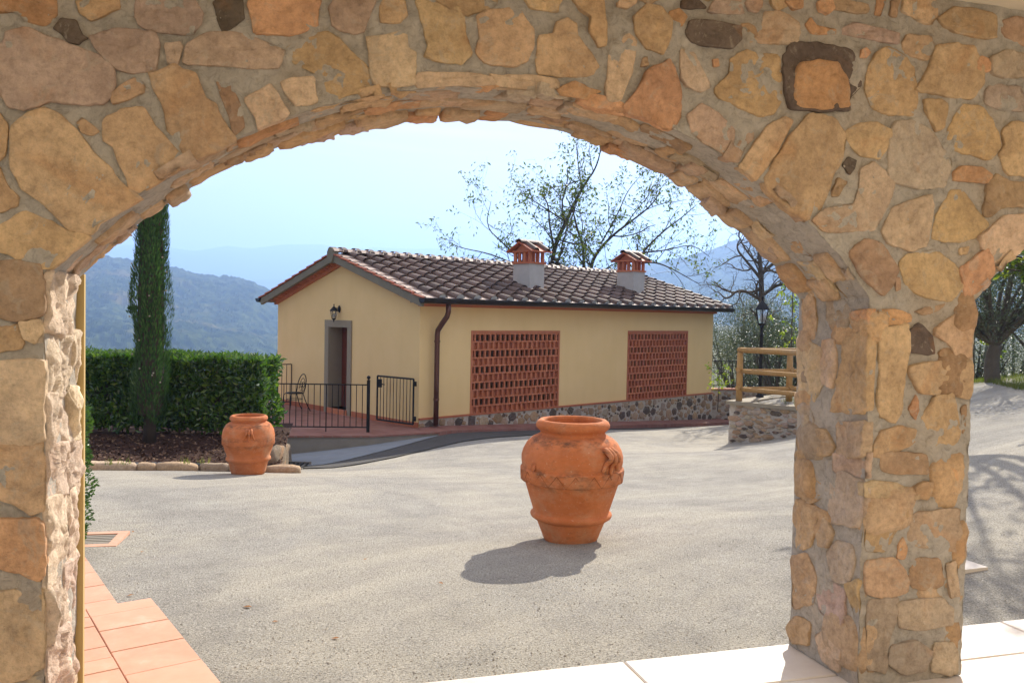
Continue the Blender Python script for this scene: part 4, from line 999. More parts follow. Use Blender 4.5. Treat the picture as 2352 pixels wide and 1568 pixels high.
# ================================================================ TERRACOTTA JARS
def jar(name, label, base, H, rot, prof, handle_a, rosette=False, bands=()):
    t = thing(name, label, 'jar', base)
    Mx = Matrix.Translation(base) @ Matrix.Rotation(rot, 4, 'Z')
    m = MB(); m.lathe(prof, seg=64, fn=lambda a, z: .0035*noise.noise(Vector((math.cos(a)*2, math.sin(a)*2, z*3))))
    m.v = [Mx @ v for v in m.v]; m.build('body', M['pot'], t, smooth=True)
    def rad(z):
        for (r0, z0), (r1, z1) in zip(OUT, OUT[1:]):
            if z0 <= z <= z1: return r0+(r1-r0)*(z-z0)/(z1-z0)
        return OUT[-1][0]
    OUT = [p for p in prof if True]
    k = max(range(len(OUT)), key=lambda i: OUT[i][1]); OUT = OUT[:k+1]
    for a in handle_a:
        hnd = MB()
        for j, off in enumerate((-.16, 0, .16)):
            aa = a+off*.55; pts = []; rr_ = []
            for q in lin(0, 1, 10):
                z = H*(.80-.20*q) if j == 1 else H*(.80-.17*q)
                r = rad(z) + .012*H + .05*H*math.sin(min(1, q*1.6)*math.pi)*(1 if q < .62 else .3)
                sp_ = aa + off*(1.15*max(0, q-.35))
                pts.append(Mx @ Vector((r*math.cos(sp_), r*math.sin(sp_), z))); rr_.append(H*(.024-.010*q))
            hnd.tube(pts, rr_, 8)
        hnd.build('handle', M['pot'], t, smooth=True)
    if rosette:
        aa = rosette; z = H*.66; r = rad(z)
        c = Vector((r*math.cos(aa), r*math.sin(aa), z)); n = Vector((math.cos(aa), math.sin(aa), .25)).normalized(); u = Vector((-math.sin(aa), math.cos(aa), 0)); w = n.cross(u)
        ms = MB()
        for k in range(16):
            a = 6.283*k/16; ms.tube([Mx @ (c+n*.002), Mx @ (c+n*.004+(u*math.cos(a)*.55+w*math.sin(a))*H*.05)], [.003, .005], 5)
        ms.build('rosette', M['pot'], t, smooth=True)
    if bands:
        z0, z1, nb = bands; zz = MB()
        for k in range(nb):
            a0, a1 = 6.283*k/nb, 6.283*(k+1)/nb; am = (a0+a1)/2
            for (x, za), (y, zb_) in (((a0, z0), (am, z1)), ((am, z1), (a1, z0))):
                r_a, r_b = rad(za)+.001, rad(zb_)+.001
                zz.tube([Mx @ Vector((r_a*math.cos(x), r_a*math.sin(x), za)), Mx @ Vector(((r_a+r_b)/2*math.cos((x+y)/2), (r_a+r_b)/2*math.sin((x+y)/2), (za+zb_)/2)), Mx @ Vector((r_b*math.cos(y), r_b*math.sin(y), zb_))], .0022, 4)
        zz.build('zigzag_band', M['incised'], t)
    return t
q = onz(1310, 1238, -.22); q.z = gz(q.x, q.y); q = onz(1310, 1238, q.z)
s_ = q.y/F_PX
def P_(rows, y0, k): return [(a*k, (y0-b)*k) for a, b in rows]
k1 = s_*1.0
big = [(0, 1246), (60, 1246), (63, 1240), (70, 1222), (79, 1199), (80, 1197), (86, 1195), (92, 1191), (94, 1186), (93, 1182), (89, 1179), (87, 1177.5), (90, 1168), (99, 1140), (109, 1109), (109.5, 1108), (117, 1106), (118, 1105), (119, 1092), (119.5, 1079), (119, 1077), (115.5, 1076), (115, 1075), (117, 1062), (117, 1050), (113, 1036), (104, 1020), (92, 1009), (80, 1003), (74, 1000), (74, 994), (79, 990), (84, 985), (85, 978), (82, 972), (77, 968), (72, 967), (67, 969), (66, 974), (68, 990), (92, 1020), (105, 1060), (100, 1110), (70, 1200), (0, 1225)]
jar('terracotta_jar', 'large orange terracotta jar standing on gravel in front of the brick grille', q, (1246-967)*k1, 0, P_(big, 1246, k1), [math.radians(-48), math.radians(132)], math.radians(-140), ((1246-1106)*k1, (1246-1080)*k1, 18))
q = onz(570, 1086, -.5); q = onz(570, 1086, gz(q.x, q.y)); k2 = q.y/F_PX
sm = [(0, 1091), (47, 1091), (50, 1084), (55, 1066), (58, 1062), (64, 1058), (63, 1053), (60, 1050), (67, 1035), (71, 1025), (75, 1022), (75, 1010), (75, 1003), (72, 990), (64, 978), (55, 973), (49, 972), (49, 969), (53, 967), (54, 963), (52, 959), (48, 957), (44, 957), (43, 961), (45, 975), (62, 992), (64, 1015), (40, 1070), (0, 1078)]
sm = [(a*.785, b) for a, b in sm]
jar('terracotta_jar', 'smaller round terracotta jar standing at the end of the flower bed kerb', q, (1091-957)*k2, 0, P_(sm, 1091, k2), [math.radians(-72), math.radians(108)])
# ================================================================ FLOWER BED: kerb stones, mulch, hedge, cypress
kb = [onz(x, y, -.52) for x, y in ((60, 1092), (190, 1080), (300, 1073), (420, 1067), (520, 1060), (640, 1066))]
kb = [Vector((p.x, p.y, gz(p.x, p.y))) for p in kb]
kerb = thing('stone_kerb', 'low rough stone kerb edging the flower bed beside the hedge', 'kerb', kb[2])
def along(P, s):
    for a, b in zip(P, P[1:]):
        L = (b-a).length
        if s <= L: return a.lerp(b, s/L), (b-a).normalized()
        s -= L
    return P[-1], (P[-1]-P[-2]).normalized()
tot = sum((b-a).length for a, b in zip(kb, kb[1:])); x = 0; rr = random.Random(5)
while x < tot-.1:
    L = rr.uniform(.2, .75); c, d = along(kb, x+L/2); block('stone', c+Vector((0, .07, .02)), d, L*1.0, .2, rr.uniform(.13, .17), kerb, CC[rr.choice('pppgwg')], x); x += L
for k in range(3):
    c = kb[-1].lerp(Vector((-3.75, 14.2, gz(-3.75, 14.2))), .12+k*.35); block('stone', c+Vector((-.10, .16, .10)), Vector((0, 1, 0)), .6, .16, .46, kerb, tuple(q*.55 for q in CC['g']), 30+k)
bed = [Vector((p.x, p.y+.12, p.z+.09)) for p in kb]; bz_ = -.43
m = MB(); rows = []
for j in range(9):
    f_ = j/8; rows.append([Vector((p.x*(1+.25*f_*(1 if p.x < -6 else .9)), p.y+3.4*f_, p.z*(1-min(1, f_*2))+bz_*min(1, f_*2)+.02*noise.noise(Vector((p.x*3, p.y*3+f_*7, 0))))) for p in [along(bed, tot*i/40)[0] for i in range(41)]])
m.grid(rows); tag(m.build('flower_bed', M['mulch'], smooth=True), kind='structure')
m = MB(); rr = random.Random(8)
for _ in range(2600):
    a = along(bed, rr.uniform(0, tot))[0]; f_ = rr.random()**1.3*.7
    P0 = Vector((a.x*(1+.22*f_), a.y+3.4*f_, a.z*(1-min(1, f_*2))+bz_*min(1, f_*2)+.012)); d = Vector((rr.uniform(-1, 1), rr.uniform(-1, 1), rr.uniform(-.4, .5))).normalized()*rr.uniform(.012, .035); e = d.cross(Vector((rr.uniform(-1, 1), rr.uniform(-1, 1), 1))).normalized()*rr.uniform(.004, .012)
    m.add([P0-d-e, P0+d-e, P0+d+e, P0-d+e], [(0, 1, 2, 3)])
def mk_chip():
    t = NT('mulch_chip'); return t.done(t.ramp(t.island(), (0, (.03, .012, .008)), (.6, (.10, .05, .03)), (1, (.24, .15, .09))), .9)
tag(m.build('mulch_chips', mk_chip()), 'dark brown bark mulch covering the flower bed under the hedge', 'mulch', kind='stuff')
def leafcard(m, p, d, n, L, Wd, fold=.25):
    d = d.normalized(); s = d.cross(n)
    if s.length < 1e-4: s = d.orthogonal()
    s.normalize(); n = s.cross(d)
    m.add([p, p+d*L*.5+s*Wd*.5+n*Wd*fold, p+d*L, p+d*L*.5-s*Wd*.5+n*Wd*fold, p+d*L*.5], [(0, 1, 4), (1, 2, 4), (0, 4, 3), (4, 2, 3)])
def rv(r): return Vector((r.gauss(0, 1), r.gauss(0, 1), r.gauss(0, 1))).normalized()
# hedge
hz0 = -.5
HX0, HX1 = -7.8, atY(606, 900, 13.6).x
HY0, HY1, HTOP = 13.45, 14.5, .78
hedge = thing('laurel_hedge', 'dense clipped laurel hedge with glossy dark leaves behind the cypress', 'hedge', ((HX0+HX1)/2, 14, hz0))
rr = random.Random(21); m = MB()
def hz_top(x): return HTOP + .09*noise.noise(Vector((x*1.7, 0, 3))) - .10*max(0, 1-(HX1-x)/.35)
for _ in range(13000):
    face = rr.random(); dpt = abs(rr.gauss(0, .09))
    x = rr.uniform(HX0, HX1); y = rr.uniform(HY0, HY1); z = hz0+.12+(HTOP-hz0-.12)*rr.random()**.9
    if face < .52: y = HY0+dpt + .13*noise.noise(Vector((x*2.2, z*2.2, 1))); n = Vector((0, -1, .25))
    elif face < .82: z = hz_top(x)-dpt*1.1; n = Vector((0, -.2, 1))
    elif face < .93: x = HX1-dpt*.9 + .16*noise.noise(Vector((y*2.2, z*2.2, 5))); n = Vector((1, -.2, .2))
    else: y = HY1-dpt; n = Vector((0, 1, .3))
    if z > hz_top(x)-.12: n = n+Vector((0, 0, .5))
    n = (n.normalized()+rv(rr)*.75).normalized(); d = (rv(rr)+Vector((0, 0, .45))+n*.25)
    leafcard(m, Vector((x, y, z)), d, n, rr.uniform(.085, .15), rr.uniform(.04, .062))
for _ in range(620):                       # fresh shoots on top
    x = rr.uniform(HX0, HX1); y = rr.uniform(HY0, HY1-.1); b = Vector((x, y, hz_top(x)-.05+.07*rr.random()))
    for k in range(5): leafcard(m, b+Vector((0, 0, .014*k)), Vector((math.cos(k*2.4+x*9), math.sin(k*2.4+x*9), .9)), Vector((0, -.3, 1)), rr.uniform(.06, .11), .033)
tag(m.build('foliage', M['laurel'], hedge), kind='stuff')
m = MB()
for i in range(90):
    x = rr.uniform(HX0+.1, HX1-.1); y = rr.uniform(HY0+.15, HY1-.15); p = Vector((x, y, hz0-.05)); pts = [p]
    for k in range(4): p = p+Vector((rr.uniform(-.08, .08), rr.uniform(-.08, .08), .27)); pts.append(p)
    m.tube(pts, [.014, .012, .01, .007, .004], 5)
m.build('stem', M['bark'], hedge)
m = MB(); m.box((HX0+.15, HY0+.26, hz0+.2), (HX1-.2, HY1-.2, HTOP-.22)); 
bmx = MB(); rows = []
for j in range(9):
    rows.append([Vector((x, HY0+.30+.06*nz(Vector((x*2, j, 0)), 2), hz0+.15+(HTOP-.25-hz0-.15)*j/8)) for x in lin(HX0+.1, HX1-.25, 60)])
bmx.grid(rows); bmx.grid([[Vector((x, y, HTOP-.25)) for x in lin(HX0+.1, HX1-.25, 40)] for y in lin(HY0+.3, HY1-.3, 4)]); bmx.grid([[Vector((HX1-.25, y, z)) for y in lin(HY0+.3, HY1-.3, 4)] for z in lin(hz0+.15, HTOP-.25, 6)])
bmx.build('inner_filler_core', M['bark'], hedge)  # opaque bark-coloured core added inside the hedge to block light between the leaves
# cypress
cb = onz(345, 1018, -.45); cyp = thing('cypress_tree', 'tall narrow dark green cypress tree rising in front of the hedge', 'tree', cb)
CHT = 6.2; rr = random.Random(4)
def crad(z):
    f_ = z/CHT; return .31*min(1, .72+f_*2.6)*(1-max(0, f_-.30)**1.4*1.25)
m = MB(); lobes = [(rr.uniform(0, 6.28), rr.uniform(.2, CHT*.95), rr.uniform(.6, 1.35)) for _ in range(70)]
for _ in range(20000):
    z = .28 + (CHT-.3)*rr.random()**.85; a = rr.uniform(0, 6.283)
    lump = .80 + .30*noise.noise(Vector((math.cos(a)*1.6, math.sin(a)*1.6, z*1.1))) + .16*noise.noise(Vector((math.cos(a)*5, math.sin(a)*5, z*2.6)))
    r = crad(z)*lump*(1-abs(rr.gauss(0, .10)))
    if z < .4 and rr.random() < .4: continue
    p = cb + Vector((r*math.cos(a), r*math.sin(a), z)); o = Vector((math.cos(a), math.sin(a), 0))
    leafcard(m, p, Vector((0, 0, 1))+o*rr.uniform(.05, .5)+rv(rr)*.22, o+rv(rr)*.3, rr.uniform(.05, .10), rr.uniform(.014, .026), .15)
for p0, a0 in ((atY(300, 715, cb.y-.05), -2.6), (atY(303, 708, cb.y-.05), -2.9)):
    for k in range(60): leafcard(m, p0+rv(rr)*.04+Vector((.05, 0, -.02))*rr.random(), Vector((-.4, -.3, .8))+rv(rr)*.5, rv(rr), .06, .016, .15)
tag(m.build('crown', M['cypress'], cyp), kind='stuff')
m = MB(); m.tube([cb+Vector((.0, 0, -.1)), cb+Vector((.01, 0, 1)), cb+Vector((0, 0, 3)), cb+Vector((0, 0, 5.6))], [.085, .07, .05, .01], 9); m.tube([cb+Vector((-.09, .02, -.1)), cb+Vector((-.06, .01, .6)), cb+Vector((-.02, 0, 1.3))], [.035, .03, .02], 7)
m.build('trunk', M['bark'], cyp, smooth=True)
core = MB(); core.lathe([(.02, .35)] + [(crad(z)*.60, z) for z in lin(.45, CHT-.4, 20)] + [(.01, CHT-.2)], c=cb, seg=12); core.build('inner_filler_core', M['bark'], cyp)  # opaque filler added inside the crown
for k in range(16):
    z = rr.uniform(.9, 3.0); a = rr.uniform(-2.9, -.3); r = crad(z)*.95; m = MB(); m.lathe([(.001, -.014), (.012, -.008), (.015, 0), (.011, .009), (.001, .014)], c=cb+Vector((r*math.cos(a), r*math.sin(a), z)), seg=7); m.build('cone', M['serena'], cyp, smooth=True)
# box shrub against the left jamb
bs = onz(186, 1255, -.2); bs = Vector((bs.x-.16, bs.y, gz(bs.x, bs.y))); shrub = thing('box_shrub', 'narrow clipped box shrub peeping out beside the left stone jamb', 'shrub', bs)
m = MB(); rr = random.Random(31)
for _ in range(3600):
    z = 1.0*rr.random(); a = rr.uniform(0, 6.283); r = (.20 + .05*noise.noise(Vector((math.cos(a)*2, math.sin(a)*2, z*6))))*(1-abs(rr.gauss(0, .12)))*(1.0 if z > .12 else .8)
    o = Vector((math.cos(a), math.sin(a), .2)); leafcard(m, bs+Vector((r*math.cos(a), r*math.sin(a), z+.02)), o+rv(rr)*.7+Vector((0, 0, .3)), o+rv(rr)*.6, rr.uniform(.022, .036), .016)
tag(m.build('foliage', M['boxleaf'], shrub), kind='stuff')
m = MB(); m.tube([bs-Vector((0, 0, .05)), bs+Vector((0, 0, .8))], [.02, .01], 6); m.build('stem', M['bark'], shrub)
# ================================================================ IRONWORK ON THE TERRACE
def bar(m, a, b, r=.008, seg=5): m.tube([a, b], r, seg)
def railing(name, label, A, B, z0, H_, n, post=None, parentbase=None, foot=True):
    t = thing(name, label, 'railing', A); up = Vector((0, 0, 1))
    def at(f_, z): p = A.lerp(B, f_); return Vector((p.x, p.y, z0+z))
    for z in (.10, H_):
        m = MB(); bar(m, at(0, z), at(1, z), .014, 6); m.build('rail', M['black'], t)
    for k in range(n+1):
        m = MB(); bar(m, at(k/n, .10 if k % 8 else 0), at(k/n, H_), .0085 if k % 8 else .012); m.build('baluster', M['black'], t)
    if post is not None:
        p = at(post, 0); m = MB(); m.box((p.x-.03, p.y-.03, z0), (p.x+.03, p.y+.03, z0+H_+.1)); po_ = m.build('post', M['black'], t)
        m = MB(); m.lathe([(.001, 0), (.02, .005), (.02, .02), (.036, .035), (.04, .055), (.03, .08), (.001, .095)], c=Vector((p.x, p.y, z0+H_+.1)), seg=12); m.build('ball_finial', M['black'], po_, smooth=True)
    return t
pr = onz(845, 992, ZF); pl = onz(637, 990, ZF)
railing('iron_railing', 'black iron terrace railing ending in a post with a ball finial', pl, pr, ZF, .98, 15, 1.0)
railing('iron_railing', 'black iron railing running back along the hedge side of the terrace', pl+Vector((-.03, .03, 0)), Vector((-7.0, 18.9, ZF)), ZF, .98, 20)
wq = onpl(671, 836, hp(0, 0, 0), HU); railing('iron_railing', 'black iron railing fixed to the left end of the gable wall', Vector((wq.x, wq.y, ZF))-HU*.02, Vector((wq.x, wq.y, ZF))-HU*2.2, ZF, wq.z-ZF, 16)
# open gate against the gable
gt = thing('iron_gate', 'black barred iron gate standing open against the gable wall', 'gate', hp(-.12, .1, ZF))
Ga, Gb = hp(-.16, -.02, 0), hp(-.30, 1.12, 0)
def gp(f_, z): p = Ga.lerp(Gb, f_); return Vector((p.x, p.y, z))
gz0, gz1 = ZF+.10, ZF+1.07
m = MB()
for a, b in ((gp(0, gz0), gp(0, gz1)), (gp(1, gz0), gp(1, gz1)), (gp(0, gz0), gp(1, gz0)), (gp(0, gz1), gp(1, gz1))): bar(m, a, b, .02, 4)
m.build('frame', M['black'], gt)
for k in range(1, 11): m = MB(); bar(m, gp(k/11, gz0), gp(k/11, gz1), .008); m.build('bar', M['black'], gt)
c = gp(.94, gz1-.16); m = MB(); m.box((c.x-.05, c.y-.04, c.z-.09), (c.x+.05, c.y+.04, c.z+.09)); lk = m.build('lock_box', M['black'], gt)
m = MB(); m.tube([c+Vector((.02, -.05, 0)), c+Vector((.02, -.1, 0)), c+Vector((.13, -.12, -.02))], .012, 6); m.build('handle', M['black'], lk)
for z in (gz0+.12, gz1-.1): m = MB(); m.box(gp(-.03, z-.05)-Vector((.03, .02, 0)), gp(-.03, z+.05)+Vector((.04, .02, 0))); m.build('hinge', M['black'], gt)
# chair and table
cc = onz(676, 944, ZF); ch = thing('metal_chair', 'black wrought iron bistro chair with curled back on the terrace', 'chair', cc)
cf = Vector((-.72, -.70, 0)).normalized(); cs = Vector((-cf.y, cf.x, 0))      # it faces left, towards the table
def cp(f_, s_, z): return cc + cf*f_ + cs*s_ + Vector((0, 0, z))
m = MB(); m.lathe([(.001, .44), (.19, .44), (.205, .45), (.205, .462), (.19, .468), (.001, .468)], c=cc, seg=22); m.build('seat', M['black'], ch, smooth=True)
for s2 in (-1, 1):
    m = MB(); m.tube([cp(.16, .13*s2, .45), cp(.2, .17*s2, .40), cp(.21, .18*s2, .2), cp(.24, .2*s2, 0)], .011, 6); m.build('front_leg', M['black'], ch, smooth=True)
    m = MB(); m.tube([cp(-.14, .16*s2, .45), cp(-.19, .17*s2, .3), cp(-.25, .19*s2, .14), cp(-.33, .2*s2, 0)], .011, 6); m.build('rear_leg', M['black'], ch, smooth=True)
m = MB(); pts = [cp(-.15, -.17, .45)] + [cp(-.19-.06*math.sin(a), -.185*math.cos(a)*(1.06 if .2 < a < 2.9 else 1), .60+.31*math.sin(a)) for a in lin(0, math.pi, 14)] + [cp(-.15, .17, .45)]; m.tube(pts, .012, 6); bk = m.build('backrest', M['black'], ch, smooth=True)
m = MB(); m.tube([cp(-.2-.04*math.sin(a), -.13*math.cos(a), .55+.26*math.sin(a)) for a in lin(0, math.pi, 12)], .007, 5)
for s2 in (-1, 1): m.tube([cp(-.215, s2*(.055+.05*math.cos(a)), .66+.06*math.sin(a)) for a in lin(0, 6.0, 14)], .006, 5); m.tube([cp(-.2, s2*(.05+.045*math.cos(a)), .545+.055*math.sin(a)) for a in lin(0, 6.0, 14)], .006, 5)
m.build('scroll', M['black'], bk, smooth=True)
m = MB(); m.tube([cp(.2*math.cos(a), .18*math.sin(a), .30) for a in lin(0, 6.2832, 20)], .007, 5); m.build('stretcher_ring', M['black'], ch, smooth=True)
tb = cc + Vector((-.78, -.12, 0)); ta = thing('round_table', 'black round metal bistro table half hidden by the hedge end', 'table', tb)
m = MB(); m.lathe([(.001, .715), (.33, .715), (.345, .725), (.345, .74), (.33, .745), (.001, .745)], c=tb, seg=30); m.build('tabletop', M['black'], ta, smooth=True)
for k in range(3):
    a = 2.1*k+.2; d = Vector((math.cos(a), math.sin(a), 0)); m = MB(); m.tube([tb+d*.12+Vector((0, 0, .72)), tb+d*.06+Vector((0, 0, .45)), tb+d*.13+Vector((0, 0, .2)), tb+d*.3+Vector((0, 0, .16)), tb+d*.32], .012, 6); m.build('leg', M['black'], ta, smooth=True)
# wall lantern over the door
lt = thing('wall_lantern', 'black wall lantern above the cottage door', 'lamp', hp(0, 3.18, 1.6))
m = MB(); m.lathe([(.001, 0), (.05, 0), (.06, .012), (.045, .03), (.001, .034)], seg=14); Mw = HM @ Matrix.Translation((-.001, 3.18, 1.64)) @ Matrix.Rotation(-math.pi/2, 4, 'Y') @ Matrix.Diagonal((1.5, 1, 1, 1)); m.v = [Mw @ v for v in m.v]; m.build('back_plate', M['black'], lt, smooth=True)
m = MB(); m.tube([hp(-.02, 3.18, 1.63), hp(-.08, 3.18, 1.66), hp(-.16, 3.18, 1.64)], .012, 6); m.build('bracket', M['black'], lt)
def lantern(t, c, k, down=True):
    n = 6
    def ring(r, z): return [c+Vector((r*k*math.cos(6.2832*i/n+.3), r*k*math.sin(6.2832*i/n+.3), z*k)) for i in range(n)]
    m = MB(); m.grid([r_+[r_[0]] for r_ in (ring(.08, 0), ring(.13, .30))]); m.build('glass', M['glass'], t)
    m = MB()
    for i in range(n): bar(m, ring(.082, 0)[i], ring(.133, .30)[i], .009*k, 4)
    R0 = ring(.082, 0); R1 = ring(.133, .30)
    for i in range(n): bar(m, R0[i], R0[(i+1) % n], .010*k, 4); bar(m, R1[i], R1[(i+1) % n], .012*k, 4)
    m.build('cage', M['black'], t)
    m = MB(); m.grid([r_+[r_[0]] for r_ in (ring(.165, .29), ring(.15, .32), ring(.09, .40), ring(.045, .45), ring(.02, .47), ring(.012, .52))]); m.lathe([(.001, .50*k), (.022*k, .52*k), (.022*k, .545*k), (.001, .57*k)], c=c, seg=8); m.build('lantern_cap', M['black'], t)
    m = MB(); m.lathe([(.001, 0), (.085*k, 0), (.07*k, -.03*k), (.025*k, -.06*k), (.018*k, -.12*k), (.001, -.15*k)], c=c, seg=10); m.build('lantern_foot', M['black'], t)
    m = MB(); m.lathe([(.001, .0), (.03*k, .02*k), (.035*k, .1*k), (.02*k, .17*k), (.001, .19*k)], c=c+Vector((0, 0, .03*k)), seg=10); m.build('bulb', M['chim'], t, smooth=True)
lantern(lt, hp(-.16, 3.18, 1.41), .62)
# ================================================================ RIGHT SIDE: retaining wall, timber fence, lamp post, low wall with railing
rwa = Vector((4.52, 17.45, 0)); rwb = Vector((6.6, 15.55, 0)); RT = -.10
rwd = (rwb-rwa).normalized(); rwn = Vector((rwd.y, -rwd.x, 0)) 
if rwn.y > 0: rwn = -rwn
rw = thing('retaining_wall', 'low rubble stone retaining wall below the timber fence', 'wall', Vector((rwa.x, rwa.y, gz(rwa.x, rwa.y))))
Lr = (rwb-rwa).length
def rwp(s, z, h): return rwa + rwd*s + rwn*h + Vector((0, 0, z))
m = MB(); m.grid([[rough(rwp(s, z, 0), .012) for z in lin(-1.5, RT, 16)] for s in lin(0, Lr, 40)])
rwi = -rwn
m.grid([[rough(rwa+rwi*q+Vector((0, 0, z)), .012) for z in lin(-1.8, RT, 16)] for q in lin(0, 4, 30)])
m.build('mortar_face', M['mortar'], rw, smooth=True)
rr = random.Random(17); taken = []
for _ in range(1500):
    s_ = rr.uniform(.08, Lr-.05); z = rr.uniform(gz(*(rwa+rwd*s_).xy)+.04, RT-.08); r0 = rr.uniform(.05, .13)
    if any(((s_-a)/1.4)**2+((z-b)*1.5)**2 < ((r0+c)*.62)**2 for a, b, c in taken): continue
    taken.append((s_, z, r0)); n = rr.choice((4, 5, 6))
    stone([(s_+r0*1.25*rr.uniform(.85, 1.1)*math.cos(6.283*k/n), z+r0*.62*rr.uniform(.65, 1.1)*math.sin(6.283*k/n)) for k in range(n)], lambda x, y, h: rwp(x, y, h), tuple(c*.8 for c in CC[rr.choice('ggbbmod')]), bump=.03, step=.04, parent=rw, rings=((1.0, -.01), (1.0, .4), (.92, .9), (.7, 1.), (.4, 1.)))
# cap
m = MB(); o = rwn*.05; i_ = rwi*.3; A_, B_ = rwa-rwd*.06, rwb
m.prism([p+Vector((0, 0, RT-.07)) for p in (A_+o, B_+o, B_+i_, A_+i_)], [p+Vector((0, 0, RT+.005)) for p in (A_+o, B_+o, B_+i_, A_+i_)])
A2 = rwa+rwi*4; o2 = -rwd*.06; j2 = rwd*.3
m.prism([p+Vector((0, 0, RT-.072)) for p in (A_+i_, A2+o2, A2+j2, rwa+i_+j2)], [p+Vector((0, 0, RT+.003)) for p in (A_+i_, A2+o2, A2+j2, rwa+i_+j2)]); m.build('coping', M['serena'], rw)
# the bank it holds
m = MB(); rows = []
for j in range(20):
    q = .04+j*.55; rows.append([(lambda p: Vector((p.x, p.y, max(RT-.03, min(gz(p.x, p.y), 3)) + .03*noise.noise(p*.8)))) (rwa+rwd*(s_)+rwi*q) for s_ in lin(.04, 13, 40)])
m.grid(rows); tag(m.build('bank', M['ground'], smooth=True), kind='structure')
# timber fence along the wall and back from its corner
def fence(name, label, A, B, posts, first):
    t = thing(name, label, 'fence', A); d = (B-A); L = d.length; d.normalize(); n_ = Vector((d.y, -d.x, 0))
    if n_.y > 0: n_ = -n_
    def p(s, z, o=0): return Vector((A.x, A.y, RT)) + d*s + n_*o + Vector((0, 0, z))
    for k, s in enumerate(posts):
        if k == 0 and not first: continue
        m = MB(); m.tube([p(s, -.1), p(s, 1.0)], [.068, .063], 12); po_ = m.build('post', M['timber'], t, smooth=True)
        for z in (.66, .28): m = MB(); m.tube([p(s, z, .05), p(s, z, .095)], .048, 10); m.build('rail_end', M['timber'], po_)
    m = MB(); m.tube([p(-.04, 1.055), p(L*.5, 1.05), p(L, 1.055)], .055, 12); m.build('top_rail', M['timber'], t, smooth=True)
    for z in (.62, .25): m = MB(); m.tube([p(.0, z, .0), p(L*.5, z-.012, .0), p(L, z, .0)], .048, 10); m.build('rail', M['timber'], t, smooth=True)
    return t
fa = Vector((rwa.x, rwa.y, RT)) + rwi*.10 + rwd*.16
fence('timber_fence', 'round pine post and rail fence along the stone retaining wall edge', fa, fa+rwd*3.6, (0, 1.8, 3.6), True)
fence('timber_fence', 'round pine post and rail fence running back behind the lamp post', fa, fa+Vector((3.9, 1.45, 0)), (0, 1.25, 2.9), False)
# lamp post
lb = onz(1745, 912, RT); lb.z = RT; lp = thing('lamp_post', 'black iron lamp post with a glass lantern behind the timber fence', 'lamp', lb)
m = MB(); m.lathe([(.001, 0), (.085, 0), (.085, .03), (.06, .06), (.05, .12), (.06, .14), (.045, .2), (.036, .26), (.034, 1.3), (.045, 1.32), (.045, 1.36), (.03, 1.4), (.03, 1.5), (.05, 1.54), (.001, 1.56)], c=lb, seg=14); m.build('post', M['black'], lp, smooth=True)
lantern(lp, lb+Vector((0, 0, 1.60)), 1.05)
# low wall and railing beyond the far corner of the cottage
q0, q1 = hp(S1+.04, .3, 0), hp(S1+.04, .3, 0)+Vector((6.2, .9, 0)); zt = -.63
lw = thing('low_stone_wall', 'low shaded stone wall with a brick cap beyond the cottage corner', 'wall', Vector((q0.x, q0.y, -1.6)))
def lwp(s, z, h): d = (q1-q0).normalized(); return q0 + d*s + Vector((d.y, -d.x, 0))*h + Vector((0, 0, z))
m = MB(); m.grid([[rough(lwp(s, z, 0), .01) for z in lin(-2.4, zt, 12)] for s in lin(0, 6.2, 50)]); m.build('mortar_face', M['mortar'], lw, smooth=True)
rr = random.Random(3); taken = []
for _ in range(500):
    s_ = rr.uniform(.1, 1.9); z = rr.uniform(-1.6, zt-.1); r0 = rr.uniform(.06, .12)
    if any(((s_-a))**2+((z-b)*1.3)**2 < ((r0+c)*.8)**2 for a, b, c in taken): continue
    taken.append((s_, z, r0)); n = 6
    stone([(s_+r0*rr.uniform(.85, 1.15)*math.cos(6.283*k/n), z+r0*.75*rr.uniform(.8, 1.1)*math.sin(6.283*k/n)) for k in range(n)], lambda x, y, h: lwp(x, y, h), tuple(c*.75 for c in CC[rr.choice('ggbmd')]), bump=.02, step=.05, parent=lw, rings=((1.0, -.01), (1.0, .4), (.9, .95), (.5, 1.)))
m = MB(); d_ = (q1-q0).normalized(); n_ = Vector((d_.y, -d_.x, 0)); m.prism([p+Vector((0, 0, zt)) for p in (q0+n_*.04, q1+n_*.04, q1-n_*.3, q0-n_*.3)], [p+Vector((0, 0, zt+.04)) for p in (q0+n_*.04, q1+n_*.04, q1-n_*.3, q0-n_*.3)]); m.build('brick_cap', M['brick'], lw)
railing('iron_railing', 'thin grey iron railing on top of the low wall beyond the cottage', Vector((q0.x, q0.y, zt+.04))-n_*.1, Vector((q1.x, q1.y, zt+.04))-n_*.1, zt+.04, .86, 52)
